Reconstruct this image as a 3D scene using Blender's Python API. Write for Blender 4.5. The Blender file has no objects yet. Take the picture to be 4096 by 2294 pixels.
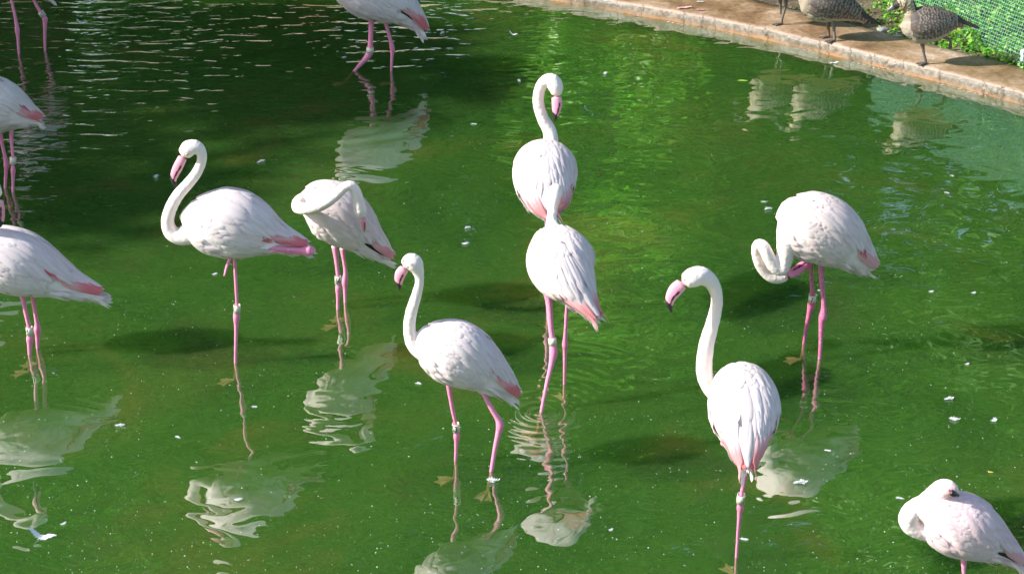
import bpy, bmesh, math, random
import numpy as np
from mathutils import Vector, Matrix, noise as mn

# ------------------------------------------------------------------ camera, light
S = bpy.context.scene
COL = S.collection
random.seed(7)
rng = np.random.default_rng(7)
R = math.radians
CAM_H, PITCH, FPX, PW, PH = 3.8, R(25), 6873.0, 4096.0, 2294.0
cd = bpy.data.cameras.new('camera'); cam = bpy.data.objects.new('camera', cd); COL.objects.link(cam)
cam.location = (0, 0, CAM_H); cam.rotation_euler = (math.pi/2 - PITCH, 0, 0)
cd.sensor_width = 36.0; cd.lens = 36.0*FPX/PW; cd.clip_end = 600; cd.clip_start = 0.1
cd.dof.use_dof = True; cd.dof.focus_distance = 8.3; cd.dof.aperture_fstop = 9.0
S.camera = cam
SUN_EL, SUN_AZ = R(33), R(9)          # light travels towards +x and a little to +y
sv = Vector((-math.cos(SUN_EL)*math.cos(SUN_AZ), -math.cos(SUN_EL)*math.sin(SUN_AZ), math.sin(SUN_EL)))
ld = bpy.data.lights.new('sun', 'SUN'); ld.energy = 5.0; ld.angle = R(0.6); ld.color = (1.0, 0.965, 0.90)
sun = bpy.data.objects.new('sun', ld); COL.objects.link(sun)
sun.rotation_euler = sv.to_track_quat('Z', 'Y').to_euler()
W = bpy.data.worlds.new('World'); S.world = W; W.use_nodes = True
wn = W.node_tree.nodes; wl = W.node_tree.links
sky = wn.new('ShaderNodeTexSky'); sky.sky_type = 'NISHITA'; sky.sun_disc = False
sky.sun_elevation = SUN_EL; sky.sun_rotation = math.atan2(sv.x, sv.y)
wl.new(sky.outputs[0], wn['Background'].inputs[0]); wn['Background'].inputs[1].default_value = 0.13
S.view_settings.view_transform = 'Standard'; S.view_settings.look = 'None'
S.view_settings.exposure = 0.80; S.view_settings.gamma = 1.0; S.view_settings.use_curve_mapping = False
S.cycles.max_bounces = 8; S.cycles.transparent_max_bounces = 8
S.cycles.use_denoising = True
S.cycles.caustics_reflective = False; S.cycles.caustics_refractive = False

# ------------------------------------------------------------------ helpers
CP, SP = math.cos(PITCH), math.sin(PITCH)
VIEW = Vector((0, CP, -SP))
def ray(px, py):
    u = (px - PW/2)/FPX; v = (PH/2 - py)/FPX
    return Vector((u, CP + v*SP, -SP + v*CP))
def G(px, py, z=0.0):                # the point at height z seen at (px, py)
    d = ray(px, py); t = (z - CAM_H)/d.z
    return Vector((d.x*t, d.y*t, z))
def PY(px, py, Y):                   # the point of the vertical plane y = Y seen at (px, py)
    d = ray(px, py); t = Y/d.y
    return Vector((d.x*t, Y, CAM_H + d.z*t))
def mpp(p):                          # metres per photo pixel at point p
    return ((p - Vector((0, 0, CAM_H))).dot(VIEW))/FPX

def new_mat(name, build):
    m = bpy.data.materials.new(name); m.use_nodes = True
    nt = m.node_tree; b = nt.nodes['Principled BSDF']
    build(nt, nt.nodes, nt.links, b)
    return m
def nd(nt, t, **kw):
    n = nt.nodes.new(t)
    for k, v in kw.items():
        if hasattr(n, k): setattr(n, k, v)
        else: n.inputs[k.replace('_', ' ')].default_value = v
    return n
def noise_n(nt, scale, detail=4, rough=.55, dist=0.0, vec=None):
    n = nt.nodes.new('ShaderNodeTexNoise'); n.inputs['Scale'].default_value = scale
    n.inputs['Detail'].default_value = detail; n.inputs['Roughness'].default_value = rough
    n.inputs['Distortion'].default_value = dist
    if vec is not None: nt.links.new(vec, n.inputs['Vector'])
    return n
def ramp(nt, fac, stops, interp='LINEAR'):
    n = nt.nodes.new('ShaderNodeValToRGB'); r = n.color_ramp; r.interpolation = interp
    while len(r.elements) > 1: r.elements.remove(r.elements[-1])
    r.elements[0].position = stops[0][0]; r.elements[0].color = (*stops[0][1], 1)
    for p, c in stops[1:]:
        e = r.elements.new(p); e.color = (*c, 1)
    nt.links.new(fac, n.inputs[0]); return n
def mathn(nt, op, a, b=None, c=None, clamp=False):
    n = nt.nodes.new('ShaderNodeMath'); n.operation = op; n.use_clamp = clamp
    for i, x in enumerate((a, b, c)):
        if x is None: continue
        if isinstance(x, (int, float)): n.inputs[i].default_value = x
        else: nt.links.new(x, n.inputs[i])
    return n.outputs[0]
def mixc(nt, fac, a, b, mode='MIX'):
    n = nt.nodes.new('ShaderNodeMix'); n.data_type = 'RGBA'; n.blend_type = mode
    for i, x in ((0, fac), (6, a), (7, b)):
        if isinstance(x, (int, float)): n.inputs[i].default_value = x
        elif isinstance(x, tuple): n.inputs[i].default_value = (*x, 1)
        else: nt.links.new(x, n.inputs[i])
    return n.outputs[2]
def bump(nt, h, strength, dist, bsdf=None):
    n = nt.nodes.new('ShaderNodeBump'); n.inputs['Strength'].default_value = strength
    n.inputs['Distance'].default_value = dist; nt.links.new(h, n.inputs['Height'])
    if bsdf is not None: nt.links.new(n.outputs[0], bsdf.inputs['Normal'])
    return n

def link(name, me, mat=None, parent=None):
    o = bpy.data.objects.new(name, me); COL.objects.link(o)
    if mat is not None:
        for m in (mat if isinstance(mat, (list, tuple)) else [mat]): me.materials.append(m)
    if parent is not None: o.parent = parent
    return o
def tag(o, label=None, cat=None, group=None, kind=None):
    if label: o['label'] = label
    if cat: o['category'] = cat
    if group: o['group'] = group
    if kind: o['kind'] = kind
    return o
def mesh_np(name, V, F, smooth=True, C=None, mi=None):
    me = bpy.data.meshes.new(name)
    me.from_pydata([tuple(v) for v in V], [], [tuple(f) for f in F])
    if smooth: me.polygons.foreach_set('use_smooth', [True]*len(me.polygons))
    if C is not None: set_col(me, C)
    if mi is not None: me.polygons.foreach_set('material_index', mi)
    me.update(); return me
def set_col(me, C):
    a = me.color_attributes.new('Col', 'FLOAT_COLOR', 'POINT')
    C = np.asarray(C, dtype=np.float32)
    if C.shape[1] == 3: C = np.hstack([C, np.ones((len(C), 1), np.float32)])
    a.data.foreach_set('color', C.ravel())
def empty(name, loc):
    o = bpy.data.objects.new(name, None); COL.objects.link(o); o.location = loc
    o.empty_display_size = 0.05; return o

def catmull(P, n):                    # P: (k, d) -> (n, d) resampled evenly along the curve
    P = np.asarray(P, float); k = len(P)
    if k == 2:
        t = np.linspace(0, 1, n)[:, None]; return P[0]*(1-t) + P[1]*t
    E = np.vstack([2*P[0]-P[1], P, 2*P[-1]-P[-2]])
    E[0, 3:] = P[0, 3:]; E[-1, 3:] = P[-1, 3:]
    out = []
    for i in range(k-1):
        p0, p1, p2, p3 = E[i], E[i+1], E[i+2], E[i+3]
        for t in np.linspace(0, 1, 14, endpoint=False):
            out.append(.5*((2*p1)+(-p0+p2)*t+(2*p0-5*p1+4*p2-p3)*t*t+(-p0+3*p1-3*p2+p3)*t**3))
    out.append(P[-1]); out = np.array(out)
    d = np.r_[0, np.cumsum(np.linalg.norm(np.diff(out[:, :3], axis=0), axis=1))]
    s = np.linspace(0, d[-1], n)
    return np.stack([np.interp(s, d, out[:, j]) for j in range(out.shape[1])], 1)

def frames(C, up):
    T = np.gradient(C, axis=0); T /= np.linalg.norm(T, axis=1)[:, None] + 1e-12
    D = np.zeros_like(C); prev = np.asarray(up, float)
    for i in range(len(C)):
        d = prev - T[i]*np.dot(prev, T[i]); n = np.linalg.norm(d)
        if n < 1e-4: d = D[i-1]; n = 1
        D[i] = d/n; prev = D[i]
    L = np.cross(D, T)
    return T, D, L
def tube(P, n=24, seg=14, up=(0, 0, 1), cap=True):
    """P rows: x y z r  or  x y z rD rL. Returns V, F, t, ang"""
    P = np.asarray(P, float)
    Q = catmull(P, n); C = Q[:, :3]
    rD = np.maximum(Q[:, 3], 1e-4); rL = np.maximum(Q[:, 4] if Q.shape[1] > 4 else Q[:, 3], 1e-4)
    T, D, L = frames(C, up)
    V = []; tt = []; aa = []
    for i in range(n):
        for k in range(seg):
            a = 2*math.pi*k/seg
            V.append(C[i] + D[i]*rD[i]*math.cos(a) + L[i]*rL[i]*math.sin(a)); tt.append(i/(n-1)); aa.append(a)
    F = [(i*seg+k, i*seg+(k+1) % seg, (i+1)*seg+(k+1) % seg, (i+1)*seg+k) for i in range(n-1) for k in range(seg)]
    if cap:
        V.append(C[0]-T[0]*min(rD[0], rL[0])*.6); tt.append(0); aa.append(0)
        V.append(C[-1]+T[-1]*min(rD[-1], rL[-1])*.6); tt.append(1); aa.append(0)
        a, b = n*seg, n*seg+1
        F += [(a, (k+1) % seg, k) for k in range(seg)]
        F += [(b, (n-1)*seg+k, (n-1)*seg+(k+1) % seg) for k in range(seg)]
    return V, F, np.array(tt), np.array(aa)
class MB:
    def __init__(s): s.V = []; s.F = []; s.C = []; s.M = []
    def add(s, V, F, C=None, m=0):
        o = len(s.V); s.V += [tuple(v) for v in V]; s.F += [tuple(i+o for i in f) for f in F]
        if C is None: C = (1, 1, 1)
        if np.ndim(C) == 1: C = [tuple(C)]*len(V)
        s.C += [tuple(c) for c in C]; s.M += [m]*len(F)
    def build(s, name, mat, parent=None, smooth=True):
        me = mesh_np(name, s.V, s.F, smooth, np.array(s.C), s.M)
        return link(name, me, mat, parent)

# ------------------------------------------------------------------ materials
def _plum(nt, N, L, b):
    a = N.new('ShaderNodeVertexColor'); a.layer_name = 'Col'
    tc = N.new('ShaderNodeTexCoord')
    n1 = noise_n(nt, 26, 3, .6, vec=tc.outputs['Object'])
    c = mixc(nt, mathn(nt, 'MULTIPLY', n1.outputs[0], .35), a.outputs[0], mixc(nt, 1.0, a.outputs[0], (1, .93, .90), 'MULTIPLY'))
    L.new(c, b.inputs['Base Color']); b.inputs['Roughness'].default_value = .62
    b.inputs['Sheen Weight'].default_value = .15
    b.inputs['Specular IOR Level'].default_value = .25
    n2 = noise_n(nt, 150, 3, .6, vec=tc.outputs['Object'])
    n3 = noise_n(nt, 420, 2, .6, vec=tc.outputs['Object'])
    bump(nt, mathn(nt, 'ADD', n2.outputs[0], mathn(nt, 'MULTIPLY', n3.outputs[0], .6)), .35, .0025, b)
M_plum = new_mat('flamingo_plumage', _plum)
def _vane(nt, N, L, b):
    _plum(nt, N, L, b)
    a = [n for n in N if n.type == 'VERTEX_COLOR'][0]
    tr = N.new('ShaderNodeBsdfTranslucent'); L.new(a.outputs[0], tr.inputs[0])
    mx = N.new('ShaderNodeMixShader'); mx.inputs[0].default_value = .30; out = [n for n in N if n.type == 'OUTPUT_MATERIAL'][0]
    L.new(b.outputs[0], mx.inputs[1]); L.new(tr.outputs[0], mx.inputs[2]); L.new(mx.outputs[0], out.inputs[0])
M_vane = new_mat('feather_vane', _vane)
def _goose(nt, N, L, b):
    a = N.new('ShaderNodeVertexColor'); a.layer_name = 'Col'
    tc = N.new('ShaderNodeTexCoord')
    n1 = noise_n(nt, 60, 4, .6, vec=tc.outputs['Object'])
    c = mixc(nt, mathn(nt, 'MULTIPLY', n1.outputs[0], .7), a.outputs[0], mixc(nt, 1.0, a.outputs[0], (.55, .5, .45), 'MULTIPLY'))
    L.new(c, b.inputs['Base Color']); b.inputs['Roughness'].default_value = .6
    n2 = noise_n(nt, 120, 3, .6, vec=tc.outputs['Object']); bump(nt, n2.outputs[0], .5, .004, b)
M_goose = new_mat('goose_plumage', _goose)
def _leg(nt, N, L, b):
    a = N.new('ShaderNodeVertexColor'); a.layer_name = 'Col'
    tc = N.new('ShaderNodeTexCoord')
    mp = N.new('ShaderNodeMapping'); mp.inputs['Scale'].default_value = (1, 1, 2.2); L.new(tc.outputs['Object'], mp.inputs[0])
    v = N.new('ShaderNodeTexVoronoi'); v.inputs['Scale'].default_value = 75; v.feature = 'DISTANCE_TO_EDGE'; L.new(mp.outputs[0], v.inputs['Vector'])
    edge = mathn(nt, 'GREATER_THAN', v.outputs['Distance'], .07)
    c = mixc(nt, edge, mixc(nt, .38, a.outputs[0], (.90, .66, .74)), a.outputs[0])
    n1 = noise_n(nt, 30, 3, vec=tc.outputs['Object'])
    c = mixc(nt, mathn(nt, 'MULTIPLY', n1.outputs[0], .5), c, mixc(nt, 1.0, c, (.8, .55, .62), 'MULTIPLY'))
    L.new(c, b.inputs['Base Color']); b.inputs['Roughness'].default_value = .45
    bump(nt, edge, .4, .001, b)
M_leg = new_mat('scaly_leg_skin', _leg)
def _bill(nt, N, L, b):
    a = N.new('ShaderNodeVertexColor'); a.layer_name = 'Col'
    L.new(a.outputs[0], b.inputs['Base Color']); b.inputs['Roughness'].default_value = .3
M_bill = new_mat('glossy_bill_horn', _bill)
def simple(name, col, rough=.5, nscale=40, var=.2):
    def f(nt, N, L, b):
        tc = N.new('ShaderNodeTexCoord'); n1 = noise_n(nt, nscale, 4, vec=tc.outputs['Object'])
        d = tuple(x*(1-var) for x in col)
        L.new(mixc(nt, n1.outputs[0], col, d), b.inputs['Base Color']); b.inputs['Roughness'].default_value = rough
    return new_mat(name, f)
M_gleg = simple('grey_goose_leg_skin', (.17, .145, .12), .55, 90, .45)
M_ring = simple('cream_ring_plastic', (.74, .71, .55), .35, 60, .15)
M_digit = simple('black_ring_print', (.015, .015, .018), .4)
M_down = simple('white_down', (.85, .86, .88), .8, 60, .1)
M_pinkdown = simple('pink_down', (.85, .45, .48), .8, 60, .2)
M_speck = simple('pale_scum_and_glints', (.85, .86, .80), .8)  # shared by real scum and the painted sun glints
M_webf = simple('submerged_web_skin', (.88, .42, .30), .6)

# ------------------------------------------------------------------ water and ground
DEPTH = .105
rings = []      # (x, y, amp, reach) ripple centres, filled from the birds' legs below
LEGPTS = {}
def water_mat(rings):
    m = bpy.data.materials.new('green_pond_water'); m.use_nodes = True
    nt = m.node_tree; N = nt.nodes; L = nt.links; N.clear()
    out = N.new('ShaderNodeOutputMaterial')
    geo = N.new('ShaderNodeNewGeometry'); pos = geo.outputs['Position']
    sx = N.new('ShaderNodeSeparateXYZ'); L.new(pos, sx.inputs[0]); X, Y = sx.outputs[0], sx.outputs[1]
    # height field in metres
    mp = N.new('ShaderNodeMapping'); mp.inputs['Scale'].default_value = (1, 1.25, 1); L.new(pos, mp.inputs[0])
    a = noise_n(nt, 2.1, 1.5, .45, 1.2, mp.outputs[0])
    a2 = noise_n(nt, 4.0, .6, .5, 1.1, mp.outputs[0])
    mp2 = N.new('ShaderNodeMapping'); mp2.inputs['Scale'].default_value = (.42, 1, 1); mp2.inputs['Rotation'].default_value = (0, 0, R(8)); L.new(pos, mp2.inputs[0])
    b_ = noise_n(nt, 8.5, 2.0, .5, .5, mp2.outputs[0])
    # rough patch: far left
    f = mathn(nt, 'ADD', mathn(nt, 'MULTIPLY', X, -.55), mathn(nt, 'MULTIPLY', mathn(nt, 'SUBTRACT', Y, 9.9), .45))
    pn = noise_n(nt, .55, 2, .5, 0, pos)
    f = mathn(nt, 'ADD', f, mathn(nt, 'MULTIPLY', mathn(nt, 'SUBTRACT', pn.outputs[0], .5), 1.2))
    mr = N.new('ShaderNodeMapRange'); mr.interpolation_type = 'SMOOTHSTEP'; L.new(f, mr.inputs[0])
    mr.inputs[1].default_value = .5; mr.inputs[2].default_value = 2.2; mr.inputs[3].default_value = .004; mr.inputs[4].default_value = 1.0
    h = mathn(nt, 'MULTIPLY', a.outputs[0], .0075)
    pm = noise_n(nt, .8, 2, .5, 0, pos)
    h = mathn(nt, 'ADD', h, mathn(nt, 'MULTIPLY', a2.outputs[0], mathn(nt, 'MULTIPLY', pm.outputs[0], .0060)))
    h = mathn(nt, 'ADD', h, mathn(nt, 'MULTIPLY', mathn(nt, 'MULTIPLY', b_.outputs[0], mr.outputs[0]), .0185))
    for (rx, ry, amp, reach, k) in rings:
        dx = mathn(nt, 'SUBTRACT', X, rx); dy = mathn(nt, 'SUBTRACT', Y, ry)
        r = mathn(nt, 'SQRT', mathn(nt, 'ADD', mathn(nt, 'MULTIPLY', dx, dx), mathn(nt, 'MULTIPLY', dy, dy)))
        w = mathn(nt, 'SINE', mathn(nt, 'MULTIPLY', r, k))
        e = mathn(nt, 'EXPONENT', mathn(nt, 'MULTIPLY', r, -1/reach))
        h = mathn(nt, 'ADD', h, mathn(nt, 'MULTIPLY', mathn(nt, 'MULTIPLY', w, e), amp*.4))
    bn = N.new('ShaderNodeBump'); bn.inputs['Strength'].default_value = 1; bn.inputs['Distance'].default_value = 1; L.new(h, bn.inputs['Height'])
    # algae colour
    c1 = noise_n(nt, .55, 4, .6, .8, pos); c2 = noise_n(nt, 3.0, 5, .6, 1.5, pos)
    cc = mathn(nt, 'ADD', mathn(nt, 'MULTIPLY', c1.outputs[0], .75), mathn(nt, 'MULTIPLY', c2.outputs[0], .25))
    cr = ramp(nt, cc, [(.28, (.024, .066, .013)), (.40, (.044, .118, .023)), (.52, (.056, .142, .027)), (.63, (.085, .142, .031)), (.75, (.11, .137, .035))])
    sss = N.new('ShaderNodeSubsurfaceScattering'); sss.falloff = 'BURLEY'
    L.new(cr.outputs[0], sss.inputs['Color']); sss.inputs['Scale'].default_value = 1.0; sss.inputs['Radius'].default_value = (.16, .20, .13)
    tr = N.new('ShaderNodeBsdfTransparent'); tr.inputs[0].default_value = (.92, .95, .68, 1)
    m1 = N.new('ShaderNodeMixShader'); m1.inputs[0].default_value = .50; L.new(sss.outputs[0], m1.inputs[1]); L.new(tr.outputs[0], m1.inputs[2])
    gl = N.new('ShaderNodeBsdfGlossy'); gl.inputs['Roughness'].default_value = .015; L.new(bn.outputs[0], gl.inputs['Normal'])
    gl.inputs[0].default_value = (1, 1, 1, 1)
    lw = N.new('ShaderNodeLayerWeight'); L.new(bn.outputs[0], lw.inputs['Normal'])
    refl = mathn(nt, 'ADD', mathn(nt, 'MULTIPLY', mathn(nt, 'POWER', lw.outputs['Facing'], 4.0), .80), .22)
    m2 = N.new('ShaderNodeMixShader'); L.new(refl, m2.inputs[0]); L.new(m1.outputs[0], m2.inputs[1]); L.new(gl.outputs[0], m2.inputs[2])
    L.new(m2.outputs[0], out.inputs[0])
    return m
def _floor(nt, N, L, b):
    geo = N.new('ShaderNodeNewGeometry')
    n1 = noise_n(nt, .9, 5, .6, .6, geo.outputs['Position'])
    c = ramp(nt, n1.outputs[0], [(.32, (.025, .10, .02)), (.46, (.065, .20, .03)), (.56, (.09, .21, .035)), (.70, (.34, .25, .09))])
    ss = N.new('ShaderNodeSubsurfaceScattering'); ss.falloff = 'BURLEY'; ss.inputs['Scale'].default_value = 1; ss.inputs['Radius'].default_value = (.16, .20, .14)
    L.new(c.outputs[0], ss.inputs['Color']); L.new(ss.outputs[0], [n for n in N if n.type == 'OUTPUT_MATERIAL'][0].inputs[0])
M_floor = new_mat('silty_pond_bed', _floor)
def _soil(nt, N, L, b):
    geo = N.new('ShaderNodeNewGeometry')
    n1 = noise_n(nt, 9, 6, .7, .3, geo.outputs['Position']); n2 = noise_n(nt, 60, 4, .7, 0, geo.outputs['Position'])
    c = ramp(nt, mathn(nt, 'ADD', mathn(nt, 'MULTIPLY', n1.outputs[0], .6), mathn(nt, 'MULTIPLY', n2.outputs[0], .4)),
             [(.38, (.055, .035, .022)), (.5, (.13, .095, .06)), (.62, (.30, .24, .16))])
    L.new(c.outputs[0], b.inputs['Base Color']); b.inputs['Roughness'].default_value = .95
    bump(nt, n2.outputs[0], .8, .02, b)
M_soil = new_mat('leaf_strewn_soil', _soil)
def _lawn(nt, N, L, b):
    geo = N.new('ShaderNodeNewGeometry')
    n1 = noise_n(nt, 3, 6, .7, .3, geo.outputs['Position'])
    c = ramp(nt, n1.outputs[0], [(.35, (.03, .09, .015)), (.6, (.07, .17, .03))])
    L.new(c.outputs[0], b.inputs['Base Color']); b.inputs['Roughness'].default_value = .95
M_lawn = new_mat('dark_ground_grass', _lawn)

# ------------------------------------------------------------------ coping path
edge_px = [(1750, -110), (1960, -50), (2180, 0), (2366, 30), (2526, 58), (2661, 82), (2792, 106), (2932, 132), (3000, 149), (3145, 181), (3255, 206), (3353, 230),
           (3489, 263), (3596, 291), (3702, 318), (3894, 366), (4000, 396), (4096, 426), (4300, 500)]
EDGE = [G(x, y, 0) for x, y in edge_px]
EDGE = [Vector((x, y, 0)) for x, y in ((-11.5, -14), (-12.0, -6), (-12.3, 2), (-12.2, 8), (-11, 13), (-8.2, 16.2), (-4.6, 16.6), (-2.4, 15.9))] + EDGE
a0, a1 = EDGE[-1], EDGE[-2]; EDGE.append(a0 + (a0-a1).normalized()*6)
EP = catmull(np.array([[p.x, p.y, 0, 0] for p in EDGE]), 1200)[:, :2]
ks = np.ones(15)/15
EPs = EP.copy()
for j in (0, 1):
    pad = np.r_[np.full(7, EP[0, j]), EP[:, j], np.full(7, EP[-1, j])]; EPs[:, j] = np.convolve(pad, ks, 'valid')
EP = EPs
tg = np.gradient(EP, axis=0); tg /= np.linalg.norm(tg, axis=1)[:, None]
EN = np.stack([-tg[:, 1], tg[:, 0]], 1)
if EN[int(np.argmin(abs(EP[:, 0]-2)+abs(EP[:, 1]-12.5)*.3)), 1] < 0: EN = -EN         # points to the land side
def off(d): return EP + EN*d
def edge_dist(x, y):
    d = EP - np.array([x, y]); k = np.argmin((d**2).sum(1)); return float(-(d[k]*EN[k]).sum()), k
TOPZ = .088
def _coping(nt, N, L, b):
    geo = N.new('ShaderNodeNewGeometry'); pos = geo.outputs['Position']
    sx = N.new('ShaderNodeSeparateXYZ'); L.new(pos, sx.inputs[0]); Z = sx.outputs[2]
    n1 = noise_n(nt, 2.2, 6, .65, .5, pos); n2 = noise_n(nt, 24, 6, .7, .2, pos); n3 = noise_n(nt, 160, 3, .6, 0, pos)
    top = ramp(nt, mathn(nt, 'ADD', mathn(nt, 'MULTIPLY', n1.outputs[0], .65), mathn(nt, 'MULTIPLY', n2.outputs[0], .35)),
               [(.34, (.13, .072, .034)), (.47, (.27, .165, .088)), (.56, (.38, .26, .165)), (.66, (.60, .47, .37))])
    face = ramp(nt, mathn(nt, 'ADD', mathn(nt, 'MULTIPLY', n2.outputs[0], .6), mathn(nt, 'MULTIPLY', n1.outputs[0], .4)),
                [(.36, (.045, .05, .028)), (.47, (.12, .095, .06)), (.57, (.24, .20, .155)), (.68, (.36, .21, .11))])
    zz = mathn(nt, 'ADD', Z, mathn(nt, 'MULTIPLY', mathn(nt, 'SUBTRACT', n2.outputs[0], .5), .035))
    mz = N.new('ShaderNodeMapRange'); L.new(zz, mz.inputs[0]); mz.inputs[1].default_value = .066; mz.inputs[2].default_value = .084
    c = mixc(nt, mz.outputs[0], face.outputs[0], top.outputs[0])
    mo = N.new('ShaderNodeMapRange'); L.new(zz, mo.inputs[0]); mo.inputs[1].default_value = .034; mo.inputs[2].default_value = .008
    mv = N.new('ShaderNodeMapRange'); L.new(n1.outputs[0], mv.inputs[0]); mv.inputs[1].default_value = .38; mv.inputs[2].default_value = .6; mv.inputs[3].default_value = .2; mv.inputs[4].default_value = .9
    c = mixc(nt, mathn(nt, 'MULTIPLY', mo.outputs[0], mv.outputs[0]), c, (.42, .20, .08))
    mw = N.new('ShaderNodeMapRange'); L.new(zz, mw.inputs[0]); mw.inputs[1].default_value = .006; mw.inputs[2].default_value = -.012
    c = mixc(nt, mw.outputs[0], c, (.05, .06, .02))
    # pale-pink lip: an edge highlight painted into the colour
    lip = N.new('ShaderNodeMapRange'); L.new(mathn(nt, 'ABSOLUTE', mathn(nt, 'SUBTRACT', Z, .077)), lip.inputs[0]); lip.inputs[1].default_value = .010; lip.inputs[2].default_value = 0
    c = mixc(nt, mathn(nt, 'MULTIPLY', lip.outputs[0], .8), c, (.48, .37, .31))
    v = N.new('ShaderNodeTexVoronoi'); v.feature = 'DISTANCE_TO_EDGE'; v.inputs['Scale'].default_value = 4.6
    vm = N.new('ShaderNodeMapping'); vm.inputs['Scale'].default_value = (1, .35, .1); L.new(pos, vm.inputs[0])
    ad = N.new('ShaderNodeVectorMath'); ad.operation = 'ADD'; L.new(vm.outputs[0], ad.inputs[0])
    sc = N.new('ShaderNodeVectorMath'); sc.operation = 'SCALE'; L.new(n2.outputs[1], sc.inputs[0]); sc.inputs['Scale'].default_value = .07; L.new(sc.outputs[0], ad.inputs[1])
    L.new(ad.outputs[0], v.inputs['Vector'])
    crk = mathn(nt, 'LESS_THAN', v.outputs['Distance'], .006)
    low = N.new('ShaderNodeMapRange'); L.new(Z, low.inputs[0]); low.inputs[1].default_value = .086; low.inputs[2].default_value = .08
    crk = mathn(nt, 'MULTIPLY', crk, low.outputs[0])
    c = mixc(nt, mathn(nt, 'MULTIPLY', crk, .85), c, (.04, .04, .025))
    L.new(c, b.inputs['Base Color'])
    wet = ramp(nt, n1.outputs[0], [(.45, (.38,)*3), (.62, (.75,)*3)])
    L.new(wet.outputs[0], b.inputs['Roughness'])
    hh = mathn(nt, 'ADD', mathn(nt, 'MULTIPLY', n2.outputs[0], 1.2), mathn(nt, 'MULTIPLY', n3.outputs[0], .3))
    hh = mathn(nt, 'SUBTRACT', hh, crk)
    bump(nt, hh, .6, .008, b)
M_cop = new_mat('worn_wet_concrete', _coping)
# width of the coping: the back edge follows measured points
back_px = [(2500, -150), (3000, 8), (3170, 34), (3374, 91), (3510, 128), (3613, 149), (3757, 183), (3936, 226), (4021, 253), (4096, 275)]
bk = []
for x, y in back_px:
    p = G(x, y, TOPZ); d, k = edge_dist(p.x, p.y); bk.append((k, d))
bk.sort(); bw = np.interp(np.arange(len(EP)), [k for k, _ in bk], [d for _, d in bk])
bw = np.convolve(np.r_[np.full(20, bw[0]), bw, np.full(20, bw[-1])], np.ones(41)/41, 'valid')
prof = [(.0, -.12), (.0, -.02), (.002, .02), (.006, .050), (.014, .068), (.026, .080), (.045, .0865), (.08, .088)]
V = []; F = []; rows = []
for i in range(len(EP)):
    wob = .010*mn.noise(Vector((EP[i, 0]*3, EP[i, 1]*3, 0))) + .006*mn.noise(Vector((EP[i, 0]*11, EP[i, 1]*11, 3)))
    ds = [(d+wob, z + (.004*mn.noise(Vector((EP[i, 0]*5, EP[i, 1]*5, z*30))) if z > .03 else 0)) for d, z in prof]
    for t in (.3, .55, .8, 1.0):
        ds.append((.08+(bw[i]-.08)*t + (.03*mn.noise(Vector((EP[i, 0]*4, EP[i, 1]*4, 9))) if t == 1 else 0), .088+.004*mn.noise(Vector((EP[i, 0]*2, EP[i, 1]*2, t)))))
    ds.append((bw[i]+.03, -.05))
    for d, z in ds: V.append((EP[i, 0]+EN[i, 0]*d, EP[i, 1]+EN[i, 1]*d, z))
m_ = len(ds)
for i in range(len(EP)-1):
    for k in range(m_-1): F.append((i*m_+k, (i+1)*m_+k, (i+1)*m_+k+1, i*m_+k+1))
tag(link('pool_coping', mesh_np('pool_coping', V, F), M_cop), kind='structure')
# land behind the coping: rises slightly away from the pool
V = []; F = []; DS = [0, .15, .4, .8, 1.4, 2.2, 3.2, 5, 9, 16, 40, 150]
for i in range(0, len(EP), 6):
    for d in DS:
        dd = bw[i]-.02+d
        z = .070 + .03*min(d, .4)/.4*mn.noise(Vector((EP[i, 0]*3, EP[i, 1]*3, d*3))) + .05*min(d, 6)
        x = EP[i, 0]+EN[i, 0]*dd; y = EP[i, 1]+EN[i, 1]*dd
        V.append((x, y, z))
nr = len(range(0, len(EP), 6))
F = [(i*len(DS)+k, (i+1)*len(DS)+k, (i+1)*len(DS)+k+1, i*len(DS)+k+1) for i in range(nr-1) for k in range(len(DS)-1)]
tag(link('ground', mesh_np('ground', V, F, mi=[1 if (q % (len(DS)-1)) >= 4 else 0 for q in range(len(F))]), [M_soil, M_lawn]), kind='structure')
tag(link('pond_bed', mesh_np('pond_bed', [(-300, -100, -DEPTH), (300, -100, -DEPTH), (300, 500, -DEPTH), (-300, 500, -DEPTH)], [(0, 1, 2, 3)]), M_floor), kind='structure')
far = [(-300, 40, .3), (300, 40, .3), (300, 500, .6), (-300, 500, .6)]
tag(link('far_bank', mesh_np('far_bank', far, [(0, 1, 2, 3)]), M_lawn), kind='structure')
water = link('water', mesh_np('water', [(-60, -6, 0), (60, -6, 0), (60, 60, 0), (-60, 60, 0)], [(0, 1, 2, 3)]), None)
tag(water, kind='structure')

# ------------------------------------------------------------------ feathers
WHITE = np.array((.94, .87, .87)); BLUSH = np.array((.94, .71, .71)); CREAM = np.array((.89, .82, .75))
CORAL = np.array((.86, .26, .27)); BLACK = np.array((.02, .02, .024)); LEGPINK = np.array((.86, .25, .43)); CRIM = np.array((.62, .05, .13))

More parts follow.
